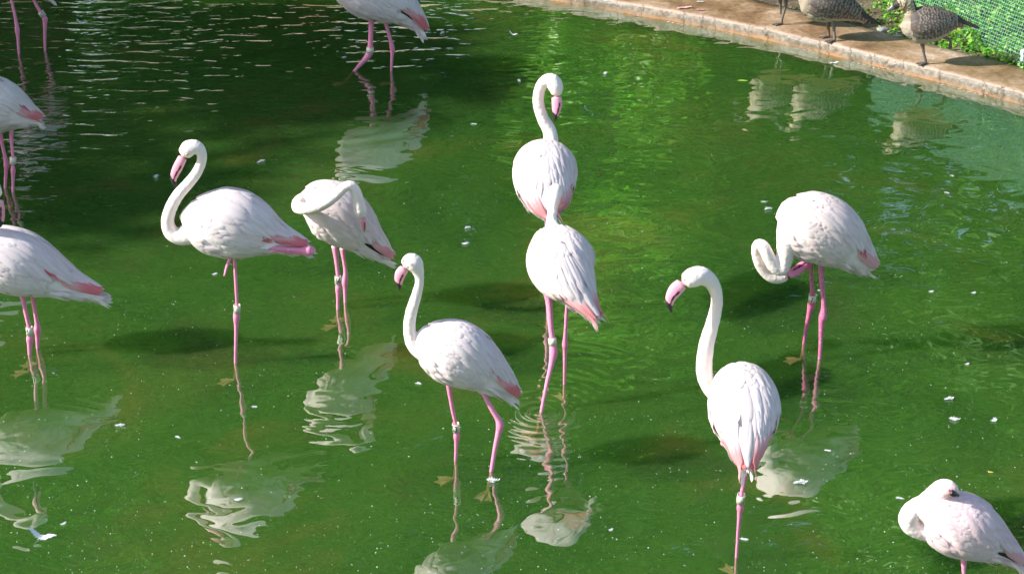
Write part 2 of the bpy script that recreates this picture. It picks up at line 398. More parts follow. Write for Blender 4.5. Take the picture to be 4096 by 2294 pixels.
class Surf:
    def __init__(s, st, up):
        Q = catmull(np.array(st), 60); s.C = Q[:, :3]; s.h = Q[:, 3]; s.w = Q[:, 4]
        s.T, s.D, s.L = frames(s.C, up)
        s.hm = .028*max(s.h)/.14; s.len = np.linalg.norm(np.diff(s.C, axis=0), axis=1).sum()
    def at(s, u, phi, o):
        f = max(0, min(u, 1))*59; i = min(int(f), 58); t = f-i
        g = lambda A: A[i]*(1-t)+A[i+1]*t
        C, T, D, L, h, w = g(s.C), g(s.T), g(s.D), g(s.L), g(s.h), g(s.w)
        h = math.hypot(h, s.hm); w = math.hypot(w, s.hm*.7)
        if u > 1: C = C + s.T[-1]*(u-1)*s.len
        if u < 0: C = C + s.T[0]*u*s.len
        cp, sp = math.cos(phi), math.sin(phi)
        n = D*cp/max(h, .01) + L*sp/max(w, .01); n /= np.linalg.norm(n)+1e-9
        return C + D*h*cp + L*w*sp + n*o
def feather(sf, u0, phi0, alpha, ln, wd, o0, o1, col, tipcol=None, tipstart=.6, na=8, nc=5, point=.5, edge=None, rmin=.035):
    """one curved, cambered feather lying on the body surface. alpha: angle off the body axis, away from the back"""
    i = int(max(0, min(u0, 1))*59); R0 = max(rmin, math.sqrt(sf.h[i]*sf.w[i]))
    sg = 1 if math.sin(phi0) >= 0 else -1
    V = []; C = []; F = []
    for a in range(na):
        t = a/(na-1)
        wt = math.sin(min(1, t*2.2+.25)*math.pi/2) * (1 if t < point else math.sqrt(max(0, 1-((t-point)/(1-point))**2.2)))
        for c in range(nc):
            s = (c/(nc-1)-.5)*2
            du = (t*ln*math.cos(alpha) - s*wd*.5*wt*math.sin(alpha)*sg)/sf.len
            dp = (sg*t*ln*math.sin(alpha) + s*wd*.5*wt*math.cos(alpha))/R0
            o = o0+(o1-o0)*t + .12*wd*wt*(1-s*s) + .0006*math.sin(9*s+t*7)
            V.append(sf.at(u0+du, phi0+dp, o))
            cc = col if tipcol is None else col*(1-min(1, max(0, (t-tipstart)/.25))) + tipcol*min(1, max(0, (t-tipstart)/.25))
            if edge is not None and (abs(s) > .9 or t > .9): cc = edge
            k = 1 - .07*abs(s) ; C.append(cc*k)
    for a in range(na-1):
        for c in range(nc-1):
            F.append((a*nc+c, a*nc+c+1, (a+1)*nc+c+1, (a+1)*nc+c))
    return V, F, C
def rnd(a, b): return random.uniform(a, b)

# ------------------------------------------------------------------ birds
def dseg(Pts, A, B):                 # distance of points to a segment
    AB = B-A; t = np.clip(((Pts-A)@AB)/max(AB@AB, 1e-12), 0, 1)
    return np.linalg.norm(Pts-(A+t[:, None]*AB), axis=1), t
def fuse(parts, voxel):
    """one continuous skin grown over the overlapping lofts"""
    V = []; F = []
    for v, f in parts:
        o = len(V); V += [tuple(x) for x in v]; F += [tuple(i+o for i in g) for g in f]
    me = bpy.data.meshes.new('raw'); me.from_pydata(V, [], F); me.update()
    bm = bmesh.new(); bm.from_mesh(me); bmesh.ops.recalc_face_normals(bm, faces=bm.faces); bm.to_mesh(me); bm.free()
    o = bpy.data.objects.new('raw', me); COL.objects.link(o)
    r = o.modifiers.new('r', 'REMESH'); r.mode = 'VOXEL'; r.voxel_size = voxel; r.use_smooth_shade = True
    s = o.modifiers.new('s', 'SMOOTH'); s.factor = .5; s.iterations = 3
    dg = bpy.context.evaluated_depsgraph_get(); dg.update()
    out = bpy.data.meshes.new_from_object(o.evaluated_get(dg))
    bpy.data.objects.remove(o); bpy.data.meshes.remove(me)
    return out

def digits(txt, R0, hh, parent, ang, zc):
    cu = bpy.data.curves.new('t', 'FONT'); cu.body = txt; cu.size = hh*1.95; cu.align_x = 'CENTER'; cu.align_y = 'CENTER'; cu.offset = hh*.03
    cu.resolution_u = 3
    to = bpy.data.objects.new('t', cu); COL.objects.link(to)
    dg = bpy.context.evaluated_depsgraph_get(); dg.update()
    me = bpy.data.meshes.new_from_object(to.evaluated_get(dg)); bpy.data.objects.remove(to)
    for v in me.vertices:
        a = ang + v.co.x*.72/R0; y = v.co.y
        v.co = (math.cos(a)*(R0+.0007), math.sin(a)*(R0+.0007), y)
    o = link('ring_number', me, M_digit, parent)
    return o

class Z:                              # zoomed picture coordinates -> photo pixels
    def __init__(s, ox, oy, k, tx=None): s.ox, s.oy, s.k, s.tx = ox, oy, k, tx
    def p(s, x, y):
        if s.tx: x, y = s.tx(x, y)
        return s.ox+x*s.k, s.oy+y*s.k

def bird(name, z, Y0, body, neck, bill, legs, label, cat, group, wfac=.82, rear=False, voxel=.0042, style='flamingo',
         rings_=(), eyes=(), feet=(), extra=(), coral=1.0, blackf=0, zground=0.0, billtip=.68, heading=None, legcol=None, pose=None, whole=1.0, neckw=1.0, lores=True, dens=1.0, extra_len=1.0, tucked=False, patch=False, slot=None, fluff=1.0, tint=None):
    """body rows: x y half_height half_width? dy ; all px in the zoom frame"""
    kk = (z.tx.s if z.tx else 1)*z.k
    global WHITE, CREAM
    keep = (WHITE, CREAM)
    if tint is not None: WHITE = np.array(tint); CREAM = WHITE*.97
    p0 = PY(*z.p(body[len(body)//2][0], body[len(body)//2][1]), Y0); m = mpp(p0)*kk   # metres per zoom pixel
    def W3(x, y, dy=0.0): return np.array(PY(*z.p(x, y), Y0+dy))
    BS = []
    for r in body:
        x, y, h = r[:3]; w = r[3] if len(r) > 3 and r[3] is not None else h*wfac; dy = r[4] if len(r) > 4 else 0
        BS.append([*W3(x, y, dy), h*m, w*m])
    root = empty(name, (0, 0, 0))
    sf = Surf(BS, (0, 0, 1))
    parts = []
    v, f, _, _ = tube([[*b[:3], b[3]*.97, b[4]*.97] for b in BS], 40, 28); parts.append((v, f))
    NK = [[*W3(r[0], r[1], r[3] if len(r) > 3 else 0), r[2]*m] for r in neck]
    v, f, _, _ = tube(NK, 70, 18, up=(0.3, -.6, .7)); parts.append((v, f))
    # legs
    LG = []
    for lg in legs:
        pts = lg['p']; top = lg.get('top', 0.0)
        n = len(pts); rows_ = []
        if lg.get('ground', True):
            g = G(*z.p(pts[-1][0], pts[-1][1]), zground); dyb = g.y-Y0
            for i, r in enumerate(pts):
                t = (r[1]-pts[0][1])/(pts[-1][1]-pts[0][1]); rows_.append([*W3(r[0], r[1], top*(1-t)+dyb*t), r[2]*m])
            LEGPTS.setdefault(name, []).append((g.x, g.y))
            if zground == 0:
                a, b = np.array(rows_[-1][:3]), np.array(rows_[-2][:3]); d = (a-b); d /= np.linalg.norm(d)
                if d[2] > -.3: d = d*.9; 
                ft = a + d*min((DEPTH-.012)/max(-d[2], .35), .16); ft[2] = max(ft[2], -DEPTH+.010)
                rows_.append([*ft, rows_[-1][3]])
                foot = ft
            else:
                foot = np.array(rows_[-1][:3])
        else:
            for r in pts: rows_.append([*W3(r[0], r[1], r[3]), r[2]*m])
            foot = np.array(rows_[-1][:3])
        LG.append((rows_, foot))
        v, f, _, _ = tube(rows_, 56, 14, up=(.2, -1, .1)); parts.append((v, f))
    me = fuse(parts, voxel)
    nv = len(me.vertices); P = np.empty(nv*3, np.float32); me.vertices.foreach_get('co', P); P = P.reshape(-1, 3).astype(float)
    Nn = np.empty(nv*3, np.float32); me.vertices.foreach_get('normal', Nn); Nn = Nn.reshape(-1, 3).astype(float)
    # classify
    dleg = np.full(nv, 9.)
    for rows_, _ in LG:
        Q = catmull(np.array(rows_), 50)
        for i in range(2, 49):
            d, _ = dseg(P, Q[i, :3], Q[i+1, :3]); d = d - Q[i, 3]*1.15; dleg = np.minimum(dleg, d)
    dn = np.full(nv, 9.); nt_ = np.zeros(nv); Q = catmull(np.array(NK), 50)
    for i in range(8, 49):
        d, _ = dseg(P, Q[i, :3], Q[i+1, :3]); d = d-Q[i, 3]; k = d < dn; dn[k] = d[k]; nt_[k] = i/49
    dbod = np.full(nv, 9.)
    for i in range(59):
        d, _ = dseg(P, sf.C[i], sf.C[i+1]); dbod = np.minimum(dbod, d-min(sf.h[i], sf.w[i])*.97)
    isleg = (dleg < .003) & (dbod > .004) if not tucked else (dleg < .003) & (dbod > .002)
    isneck = (dn < .012) & (~isleg)
    C = np.zeros((nv, 3))
    nz = np.array([mn.noise(Vector(p)*9) for p in P]); nz2 = np.array([mn.noise(Vector((p[0]*45, p[1]*45, p[2]*45))) for p in P])
    lc = LEGPINK if legcol is None else np.array(legcol)
    if style == 'flamingo':
        C[:] = WHITE*1.0; k = np.clip(.5+nz*.9, 0, 1)[:, None]; C = C*(1-.35*k)+CREAM*.35*k
        k2 = np.clip(.3+nz2*.6, 0, .5)[:, None]; C = C*(1-k2*.5)+BLUSH*k2*.5
        C[isneck] = C[isneck]*.25 + np.array((.91, .79, .71))*.75
        if lores:                    # pink skin where the bill begins
            bb = W3(bill[0][0], bill[0][1], bill[0][3] if len(bill[0]) > 3 else 0); d = np.linalg.norm(P-bb, axis=1)
            k = (np.clip(1-(d-.012)/(.03 if tucked else .022), 0, 1)*(nt_ > (.8 if tucked else .9)))[:, None]; C = C*(1-k)+np.array((.85, .42, .46))*k
        disp = (nz2*.0009 + .0012*np.array([mn.noise(Vector((p[0]*95, p[1]*95, p[2]*95))) for p in P]))
    else:
        ve = P[:, 2]-p0.z; zt = np.clip(.5 + ve/(2*max(sf.h))+nz*.25, 0, 1)[:, None]
        C = np.array((.60, .53, .42))*(1-zt) + np.array((.24, .18, .13))*zt
        neckc = np.array((.66, .55, .36)); t = nt_
        st = .5+.5*np.sin(t*95 + np.arctan2(Nn[:, 1], Nn[:, 0])*2.2+nz2*2.5)
        for i in np.where(isneck)[0]:
            back = Nn[i, 0] > .62
            if t[i] < .30: C[i] = C[i]
            elif t[i] < .80: C[i] = (.04, .03, .025) if back else (neckc*(1-.8*(st[i] > .72)) )
            else: C[i] = (.025, .018, .015)
        disp = nz2*.0022
    disp[isleg] = 0
    nl = np.clip(1-dleg/.02, 0, 1)
    P2 = P + Nn*disp[:, None]
    if style == 'flamingo':
        C[isleg] = lc
        under = isleg & (P[:, 2] < -.004); C[under] = np.array((.80, .40, .28))
        jk = np.zeros(nv)
        for rows_, _ in LG:
            rr = [r[3] for r in rows_]; j = int(np.argmax(rr[1:-1]))+1; d = np.linalg.norm(P-np.array(rows_[j][:3]), axis=1); jk = np.maximum(jk, np.clip(1-d/.035, 0, 1))
        C[isleg] = C[isleg]*(1-.45*jk[isleg, None]) + np.array((.78, .12, .24))*.45*jk[isleg, None]
    else:
        C[isleg] = (.19, .155, .125)
    me.vertices.foreach_set('co', P2.ravel().astype(np.float32))
    set_col(me, C)
    # face materials
    npoly = len(me.polygons); ls = np.empty(npoly, np.int32); me.polygons.foreach_get('loop_start', ls)
    lv = np.empty(len(me.loops), np.int32); me.loops.foreach_get('vertex_index', lv)
    fm = isleg[lv[ls]].astype(np.int32)
    me.materials.clear(); me.materials.append(M_plum if style == 'flamingo' else M_goose); me.materials.append(M_leg if style == 'flamingo' else M_gleg)
    me.polygons.foreach_set('material_index', fm); me.polygons.foreach_set('use_smooth', [True]*npoly)
    me.update(); bo = bpy.data.objects.new('body', me); COL.objects.link(bo); bo.parent = root; me.name = 'body'
    # bill
    if bill:
        BL = [[*W3(r[0], r[1], r[3] if len(r) > 3 else 0), r[2]*m, r[2]*m*.62] for r in bill]
        up = (-.3, 0, 1) if not rear else (0, 0, 1)
        A = np.array(BL[0][:3]); B = np.array(BL[-1][:3])
        v, f, t, a = tube(BL, 70, 48, up=tuple(np.cross(B-A, np.array(VIEW))))
        cc = []
        for ti, ai in zip(t, a):
            side = math.cos(ai)
            if style == 'flamingo':
                c = np.array((.86, .36, .47)) if not legcol else np.array((.80, .22, .40))
                if ti < .12: c = c*.8+np.array((.9, .6, .6))*.2
                if ti > billtip + .10*side*(1): c = np.array((.02, .018, .02))
                if abs(side-(.62-.5*ti)) < .16 and ti > .2: c = np.array((.06, .02, .03))
            else: c = np.array((.10, .10, .115))
            cc.append(c)
        link('bill', mesh_np('bill', v, f, True, np.array(cc)), M_bill, root)
    for (ex, ey, er, edy) in eyes:
        c = W3(ex, ey, edy); ec = empty  # small globe: iris with a dark pupil facing out
        v, f, t, a = [], [], [], []
        rr = er*m; mb = MB(); ax = np.array((0, -1, 0.15)); ax = ax/np.linalg.norm(ax); ux = np.cross(ax, (0, 0, 1)); ux /= np.linalg.norm(ux); uy = np.cross(ux, ax)
        V = []; CC = []; F = []
        for i in range(9):
            th = math.pi*i/8*.6
            for k in range(12):
                ph = 2*math.pi*k/12; V.append(c + ax*math.cos(th)*rr + (ux*math.cos(ph)+uy*math.sin(ph))*math.sin(th)*rr)
                CC.append((.02, .015, .01) if i < 2 else ((.80, .62, .28) if style == 'flamingo' and not tucked else ((.75, .2, .08) if tucked else (.03, .02, .015))) if i < 5 else (.75, .35, .38) if style == 'flamingo' else (.05, .04, .03))
        F = [(i*12+k, i*12+(k+1) % 12, (i+1)*12+(k+1) % 12, (i+1)*12+k) for i in range(8) for k in range(12)]
        mb.add(V, F, CC); mb.build('eye', M_bill, root)
    # feet
    for (rows_, foot), ft in zip(LG, feet):
        if ft is None: continue
        ang, fl, flat = ft; mb = MB(); hd = Vector((math.cos(ang), math.sin(ang), 0)); base = Vector(foot)
        zz = -DEPTH+.008 if zground == 0 else zground+.006
        if flat: base.z = zz
        toes = []
        for s, l_ in ((-.52, .88), (0, 1.0), (.52, .88)):
            d = Matrix.Rotation(s, 3, 'Z') @ hd
            if not flat: d = (d*.35 + Vector((0, 0, -.93))).normalized()
            tip = base + d*fl*l_
            if flat: tip.z = zz - .003
            mid = base.lerp(tip, .5) + Vector((0, 0, .004))
            r0 = .006 if style == 'flamingo' else .0065
            v, f, _, _ = tube([[*base, r0*1.3], [*mid, r0*.95], [*tip, r0*.5]], 10, 8); mb.add(v, f, (.74, .56, .36) if style == 'flamingo' and zground == 0 and flat else tuple(lc) if style == 'flamingo' else (.17, .14, .11))
            toes.append((base, mid, tip))
        for i in (0, 1):
            (b0, m0, t0), (b1, m1, t1) = toes[i], toes[i+1]
            e = t0.lerp(t1, .5)*.86 + b0*.14
            V = [b0, m0, t0*.95+b0*.05, e, t1*.95+b0*.05, m1]; V = [Vector(q)+Vector((0, 0, .0)) for q in V]
            V2 = [q+Vector((0, 0, -.003)) for q in V]
            mb.add(V+V2, [(0, 1, 2, 3, 4, 5), (6, 11, 10, 9, 8, 7)], (.74, .60, .38) if style == 'flamingo' else (.13, .10, .085))
        hb = base - hd*.02
        v, f, _, _ = tube([[*base, .005], [*(base-hd*fl*.25+Vector((0, 0, .003 if flat else -.01))), .0025]], 5, 6); mb.add(v, f, (.8, .4, .3) if style == 'flamingo' else (.17, .14, .11))
        mb.build('foot', M_leg if style == 'flamingo' else M_gleg, root)
    # leg rings
    for (li, fy, hh, rr, txt, ang) in rings_:
        rows_ = LG[li][0]; Q = catmull(np.array(rows_), 80)
        # ring centre: where the leg passes the given picture height
        tgt = W3(0, fy)[2]
        k = min(range(80), key=lambda i: abs(((Q[i, 2]-CAM_H)/(Q[i, 1]))-((tgt-CAM_H)/Y0)))
        c = Q[k, :3]; d = Q[min(k+1, 79), :3]-Q[max(k-1, 0), :3]; d /= np.linalg.norm(d)
        R1 = rr*m*1.12; H1 = hh*m*1.15; R1 = max(R1, Q[k, 3]*1.25); T_ = .0016; V = []; F = []; n = 28
        for (r, zq) in ((R1-T_, -H1), (R1, -H1), (R1, H1), (R1-T_, H1)):
            for i in range(n): a = 2*math.pi*i/n; V.append((math.cos(a)*r, math.sin(a)*r, zq))
        for q in range(4):
            for i in range(n): F.append((q*n+i, q*n+(i+1) % n, ((q+1) % 4)*n+(i+1) % n, ((q+1) % 4)*n+i))
        ro = link('leg_ring', mesh_np('leg_ring', V, F, False), M_ring, root)
        me_ = ro.data; me_.polygons.foreach_set('use_smooth', [True]*len(me_.polygons))
        ro.location = c; ro.rotation_euler = Vector(-d).to_track_quat('Z', 'Y').to_euler()
        if txt:
            # face the number the way the photo shows it
            qi = Vector(-d).to_track_quat('Z', 'Y').inverted(); vd = qi @ Vector((0, -1, 0)); a0 = math.atan2(vd.y, vd.x)
            digits(txt, R1, H1, ro, a0+ang, 0)
    # plumage
    if style == 'flamingo':
        flamingo_feathers(root, sf, m, rear, coral, blackf, dens, extra_len, patch, slot, fluff)
    else:
        goose_feathers(root, sf)
    tag(root, label, cat, group); WHITE, CREAM = keep
    # put the origin of the thing at its base
    base = Vector((p0.x, p0.y, zground)); 
    if LG and legs[0].get('ground', True): base = Vector((LG[0][1][0], LG[0][1][1], -DEPTH if zground == 0 else zground))
    root.location = base
    for ch in root.children: ch.location = ch.location - base
    return root, sf, W3, m

def wcol(p=.25):
    k = random.random(); c = WHITE*(1-.75*p*k)+BLUSH*.75*p*k
    if random.random() < .25: c = c*.7+CREAM*.3
    return c*rnd(.94, 1.05)
def flamingo_feathers(root, sf, m, rear, coral, blackf, dens, xl, patch, slot, fluff):
    K = sf.len/.62                     # size of this bird against a 62 cm body
    mb0 = MB()
    # belly and breast contour feathers
    n = int(190*dens)
    rows0 = sorted([(rnd(.05, .90), rnd(-1, 1)) for _ in range(n)], key=lambda q: -q[0])
    for u, s in rows0:
        phi = math.pi + s*1.15
        mb0.add(*feather(sf, u, phi, -rnd(-.1, .25), rnd(.06, .10)*K, rnd(.024, .036)*K, -.002, .0022, wcol(.35), na=6, nc=4, point=.35)[:2], C=wcol(.4))
    for k in range(int(26*fluff)):      # loose tufts under the tail
        u = rnd(.66, .97); phi = math.pi+rnd(-1.2, 1.2)
        mb0.add(*feather(sf, u, phi, rnd(-.35, .3), rnd(.06, .10)*K, rnd(.02, .03)*K, 0, rnd(.002, .018), WHITE, na=6, nc=4, point=.3)[:2], C=WHITE*rnd(.97, 1.05))
    ub = mb0.build('belly_feathers', M_vane, root); ub['kind'] = 'stuff'
    # mantle over the upper back
    mb1 = MB()
    for u in np.arange(.42, .07, -.034):
        i = int(u*59); circ = math.pi*math.sqrt(sf.h[i]*sf.w[i]); nn = max(5, int(circ*.75/(.022*K)))
        for q in range(nn):
            phi = (q+.5*((int(u*100)) % 2)+rnd(-.3, .3))/nn*2.3-1.15
            mb1.add(*feather(sf, u+rnd(-.012, .012), phi, rnd(-.15, .3), rnd(.045, .07)*K, rnd(.024, .034)*K, .002+.004*min(1, u/.3), .005+.007*min(1, u/.3), WHITE, na=6, nc=5, point=.45)[:2], C=wcol(.6))
    mt = mb1.build('mantle_feathers', M_vane, root); mt['kind'] = 'stuff'
    for sg in (1, -1):
        cov = MB()
        # small coverts down the side of the folded wing
        for u in np.arange(.56, .09, -.036):
            for q in range(9):
                phi = sg*(.85+q*.15+rnd(-.05, .05))
                lim = 1.05 + 1.1*math.sin(min(1, (u-.05)/.5)*math.pi/2)
                if abs(phi) > lim: continue
                cov.add(*feather(sf, u+rnd(-.012, .012), phi, rnd(.0, .3), rnd(.055, .085)*K, rnd(.026, .036)*K, .0025, .0075, WHITE, na=6, nc=5, point=.45)[:2], C=wcol(.45))
        wing = cov.build('wing', M_vane, root)
        def one(*a, **k):
            k.setdefault('na', 9); k.setdefault('nc', 5)
            v, f, c = feather(*a, **k); o = link('feather', mesh_np('feather', v, f, True, np.array(c)), M_vane, wing)
        # coral coverts low on the wing, half hidden by the scapulars
        for q in range(9 if patch else 0):
            u = .50+.040*q+rnd(-.01, .01)
            one(sf, u, sg*(1.28+.05*math.sin(q)+rnd(-.16, .16)), rnd(-.05, .15), rnd(.075, .10)*K, .034*K, .001, .004, (BLUSH*.55+CORAL*.45) if q % 3 else CORAL*.85, tipcol=WHITE*.6+BLUSH*.4, tipstart=.7)
        if slot:
            su, sp, sl = slot
            for q in range(3):
                one(sf, su+.022*q, sg*(sp-.03*q), .30, sl*K*(.8+.15*q), .014*K, .0105, .0105, CRIM*.55+CORAL*.45, tipcol=CORAL*.6+BLUSH*.4, tipstart=.45, point=.4)
        if coral > 0:
            for q in range(11):          # coral outer flight feathers reaching the tail
                u_ = .74+.016*q
                one(sf, u_, sg*(1.25-.085*q+rnd(-.08, .08)), rnd(-.05, .05), (1.0-u_)*sf.len*rnd(.92, 1.12)*xl, .031*K, .005, .0095, BLUSH*.55+CORAL*.45, tipcol=CORAL*coral+WHITE*(1-coral), tipstart=rnd(.12, .4), point=.72, na=10)
        for q in range(5 if rear and patch else 0):     # drooping coral wing tips seen from behind
            u_ = .72+.02*q
            one(sf, u_, sg*(1.05-.13*q+rnd(-.05, .05)), rnd(-.05, .05), (1.10-.03*q-u_)*sf.len, .024*K, .006, .016, BLUSH*.8+CORAL*.2, tipcol=CORAL*.72+BLUSH*.28, tipstart=rnd(.2, .35), point=.75, na=10)
        for q in range(blackf):
            one(sf, .70+.03*q, sg*(1.5-.04*q), rnd(-.1, 0), .14*K, .020*K, .001, .003, BLACK, point=.7)
        # long inner flight feathers
        for q in range(11):
            u = .80-.038*q; phi = sg*(.18+.085*q+rnd(-.04, .04))
            one(sf, u, phi, rnd(-.06, .12), min(rnd(.17, .22)*K, (1.0-u)*sf.len)*xl, rnd(.030, .038)*K, .003, .0078, wcol(.5), tipcol=(WHITE*.8+BLUSH*.2), point=.62, na=10)
        # scapulars: long lanceolate feathers draping back and down
        for r_, (u0, n_) in enumerate(((.56, 6), (.49, 7), (.41, 7), (.33, 7), (.25, 6))):
            for q in range(n_):
                phi = sg*(.10+.155*q+rnd(-.05, .05))
                one(sf, u0+rnd(-.02, .02)-.012*q, phi, rnd(.16, .40), rnd(.145, .205)*K, rnd(.026, .036)*K, .005, .0115+.0008*r_, wcol(.45), point=.6)
    for q in range(12):                # feathers closing the middle of the back
        u_ = .84-.035*q
        v, f, c = feather(sf, u_, rnd(-.08, .08)+(.001), rnd(-.05, .05), min(rnd(.12, .17)*K, (1.0-u_)*sf.len), .036*K, .006, .0125, wcol(.4), na=9, nc=5, point=.6)
        link('feather', mesh_np('feather', v, f, True, np.array(c)), M_vane, wing)
    for q in range(9):                 # tail
        s = (q-4)/4
        v, f, c = feather(sf, .86-.01*abs(s), s*1.3+(.001), 0.0, rnd(.095, .115)*K*xl*(1-.15*abs(s)), .030*K, 0.0, .003, WHITE*.8+BLUSH*.2, tipcol=(CORAL*.6+BLUSH*.4 if coral > 0 and q % 2 else WHITE), na=8, nc=5, point=.65)
        link('tail_feather', mesh_np('tail_feather', v, f, True, np.array(c)), M_vane, root)

def goose_feathers(root, sf):
    DK = np.array((.060, .044, .038)); MD = np.array((.12, .09, .075)); CR = np.array((.62, .55, .45)); BU = np.array((.58, .51, .40))
    mb = MB()
    for u in np.arange(.92, .12, -.055):
        for q in range(18):
            phi = math.pi + (q-8.5)/8.5*1.5+rnd(-.06, .06)
            v, f, c = feather(sf, u+rnd(-.01, .01), phi, 0, rnd(.04, .055), rnd(.022, .03), 0, .005, BU if abs(phi-math.pi) < .9 else MD*1.2, tipcol=CR, tipstart=.7, na=6, nc=4)
            mb.add(v, f, c)
    o = mb.build('belly_feathers', M_goose, root); o['kind'] = 'stuff'
    for sg in (1, -1):
        mb = MB()
        for r_, u in enumerate(np.arange(.74, .10, -.052)):
            for q in range(10):
                phi = sg*(.06+q*.165+.08*(r_ % 2)+rnd(-.03, .03))
                v, f, c = feather(sf, u+rnd(-.008, .008), phi, rnd(.0, .15), rnd(.055, .07), rnd(.028, .036), .002, .010, DK*rnd(.8, 1.3) if q < 6 else MD*rnd(.8, 1.2), tipcol=CR*rnd(.7, 1.0), tipstart=.74, na=8, nc=5, point=.5)
                mb.add(v, f, c)
        w = mb.build('wing', M_goose, root)
        for q in range(9):
            v, f, c = feather(sf, .66+.03*q, sg*(.15+.11*q), -.05, rnd(.13, .19), .028, .002, .006, DK*.8, point=.7, na=8, nc=5)
            link('feather', mesh_np('feather', v, f, True, np.array(c)), M_goose, w)
    for q in range(7):
        s = (q-3)/3
        v, f, c = feather(sf, .88, s*.9+.001, 0, .13, .03, 0, .003, DK*.4, point=.75)
        link('tail_feather', mesh_np('tail_feather', v, f, True, np.array(c)), M_goose, root)

LEFT = math.pi
# B1 : one-legged bird with the bent leg held back
z1 = Z(600, 500, .6933)
Yb = G(942, 1450).y
bird('flamingo', z1, Yb,
     [(190, 530, 45), (235, 535, 110), (300, 550, 160), (380, 565, 192), (480, 575, 198), (590, 605, 170), (690, 640, 112), (780, 668, 62), (850, 692, 36), (895, 705, 10)],
     [(330, 590, 110), (250, 615, 75), (180, 640, 55), (125, 620, 45), (102, 560, 38), (120, 480, 36), (165, 400, 34), (222, 335, 32), (272, 270, 30), (298, 205, 28), (296, 160, 30), (268, 128, 40), (225, 135, 47), (200, 165, 40)],
     [(188, 190, 26), (165, 235, 28), (146, 275, 25), (135, 312, 18), (142, 340, 12), (155, 370, 5)],
     [dict(p=[(490, 700, 16), (490, 800, 11), (498, 950, 11), (502, 1040, 11), (500, 1085, 20), (500, 1110, 22), (498, 1145, 15), (497, 1200, 12), (493, 1370, 10)], top=0.0),
      dict(p=[(520, 690, 14, -.07), (700, 708, 13, -.07), (860, 722, 15, -.06), (910, 722, 30, -.055), (930, 727, 28, -.05), (880, 738, 14, -.04), (700, 724, 11, -.05), (520, 735, 10, -.05), (465, 765, 11, -.05), (452, 795, 12, -.05)], ground=False)],
     'one-legged flamingo, head up, other leg folded back to a pink knob at its tail', 'flamingo', 'flamingos standing in the pond',
     eyes=[(212, 170, 8, -.040)], feet=[(LEFT+.3, .085, True), (LEFT, .07, False)], rings_=[(0, 1057, 22, 19, 'I', -.9)], patch=True)
# B2 : preening, neck laid back across the body, ring 66
z2 = Z(1100, 650, .4505); Yb = G(1352, 1215).y
bird('flamingo', z2, Yb,
     [(205, 385, 55), (285, 375, 160), (390, 390, 232), (510, 440, 262), (620, 520, 245), (720, 600, 205), (810, 680, 150), (900, 755, 100), (975, 820, 50), (1030, 850, 18)],
     [(400, 370, 130, 0), (290, 350, 95, .0), (225, 350, 66, -.04), (205, 395, 56, -.11), (270, 410, 52, -.185), (370, 392, 51, -.215), (470, 345, 49, -.225), (560, 272, 46, -.225), (620, 218, 44, -.225), (680, 208, 44, -.22), (722, 265, 45, -.215), (740, 345, 50, -.21), (758, 420, 58, -.205), (770, 470, 45, -.20)],
     [(775, 500, 30, -.195), (782, 535, 28, -.19), (789, 575, 22, -.18), (792, 610, 8, -.165)],
     [dict(p=[(530, 740, 30), (545, 860, 22), (560, 1000, 19), (562, 1070, 22), (563, 1110, 30), (561, 1150, 24), (560, 1200, 18), (558, 1300, 16)], top=-.03),
      dict(p=[(600, 760, 28), (613, 870, 19), (626, 970, 20), (622, 1030, 27), (620, 1070, 28), (622, 1120, 20), (624, 1240, 16)], top=.05)],
     'preening flamingo with neck looped back over its body and leg ring 66', 'flamingo', 'flamingos standing in the pond',
     feet=[(LEFT+.2, .085, True), (LEFT-.1, .085, True)], rings_=[(0, 1041, 32, 28, '66', 0)], blackf=2, coral=.8, tint=(.94, .855, .84), billtip=1.2)
# B3 : walking, ring 53
z3 = Z(1500, 950, .693); Yb = G(1885, 1862).y
B3body = [(235, 590, 35), (280, 592, 100), (350, 620, 155), (430, 655, 184), (510, 695, 180), (590, 742, 152), (660, 790, 116), (720, 835, 80), (770, 880, 45), (805, 912, 14)]
B3neck = [(370, 650, 110), (290, 640, 80), (232, 615, 52), (204, 560, 38), (200, 490, 35), (215, 410, 33), (240, 330, 29), (256, 260, 26), (252, 205, 31), (228, 150, 50), (200, 140, 48), (180, 158, 36)]
B3bill = [(168, 180, 28), (148, 207, 31), (139, 238, 26), (139, 264, 18), (142, 285, 11), (142, 302, 4)]
B3legs = [dict(p=[(425, 830, 20), (433, 900, 15), (450, 1000, 13), (465, 1070, 12), (470, 1115, 16), (472, 1145, 21), (470, 1190, 13), (465, 1285, 10)], top=.02),
          dict(p=[(600, 830, 22), (636, 915, 16), (676, 990, 16), (710, 1045, 19), (722, 1085, 25), (712, 1130, 18), (692, 1220, 14), (672, 1345, 13)], top=-.02)]
bird('flamingo', z3, Yb, B3body, B3neck, B3bill, B3legs,
     'upright walking flamingo in the middle foreground with leg ring 53', 'flamingo', 'flamingos standing in the pond',
     eyes=[(165, 133, 7, -.042)], feet=[(LEFT+.2, .09, True), (-1.9, .09, True)], rings_=[(0, 1092, 25, 20, '53', -.45)], slot=(.60, 1.0, .09), fluff=2)
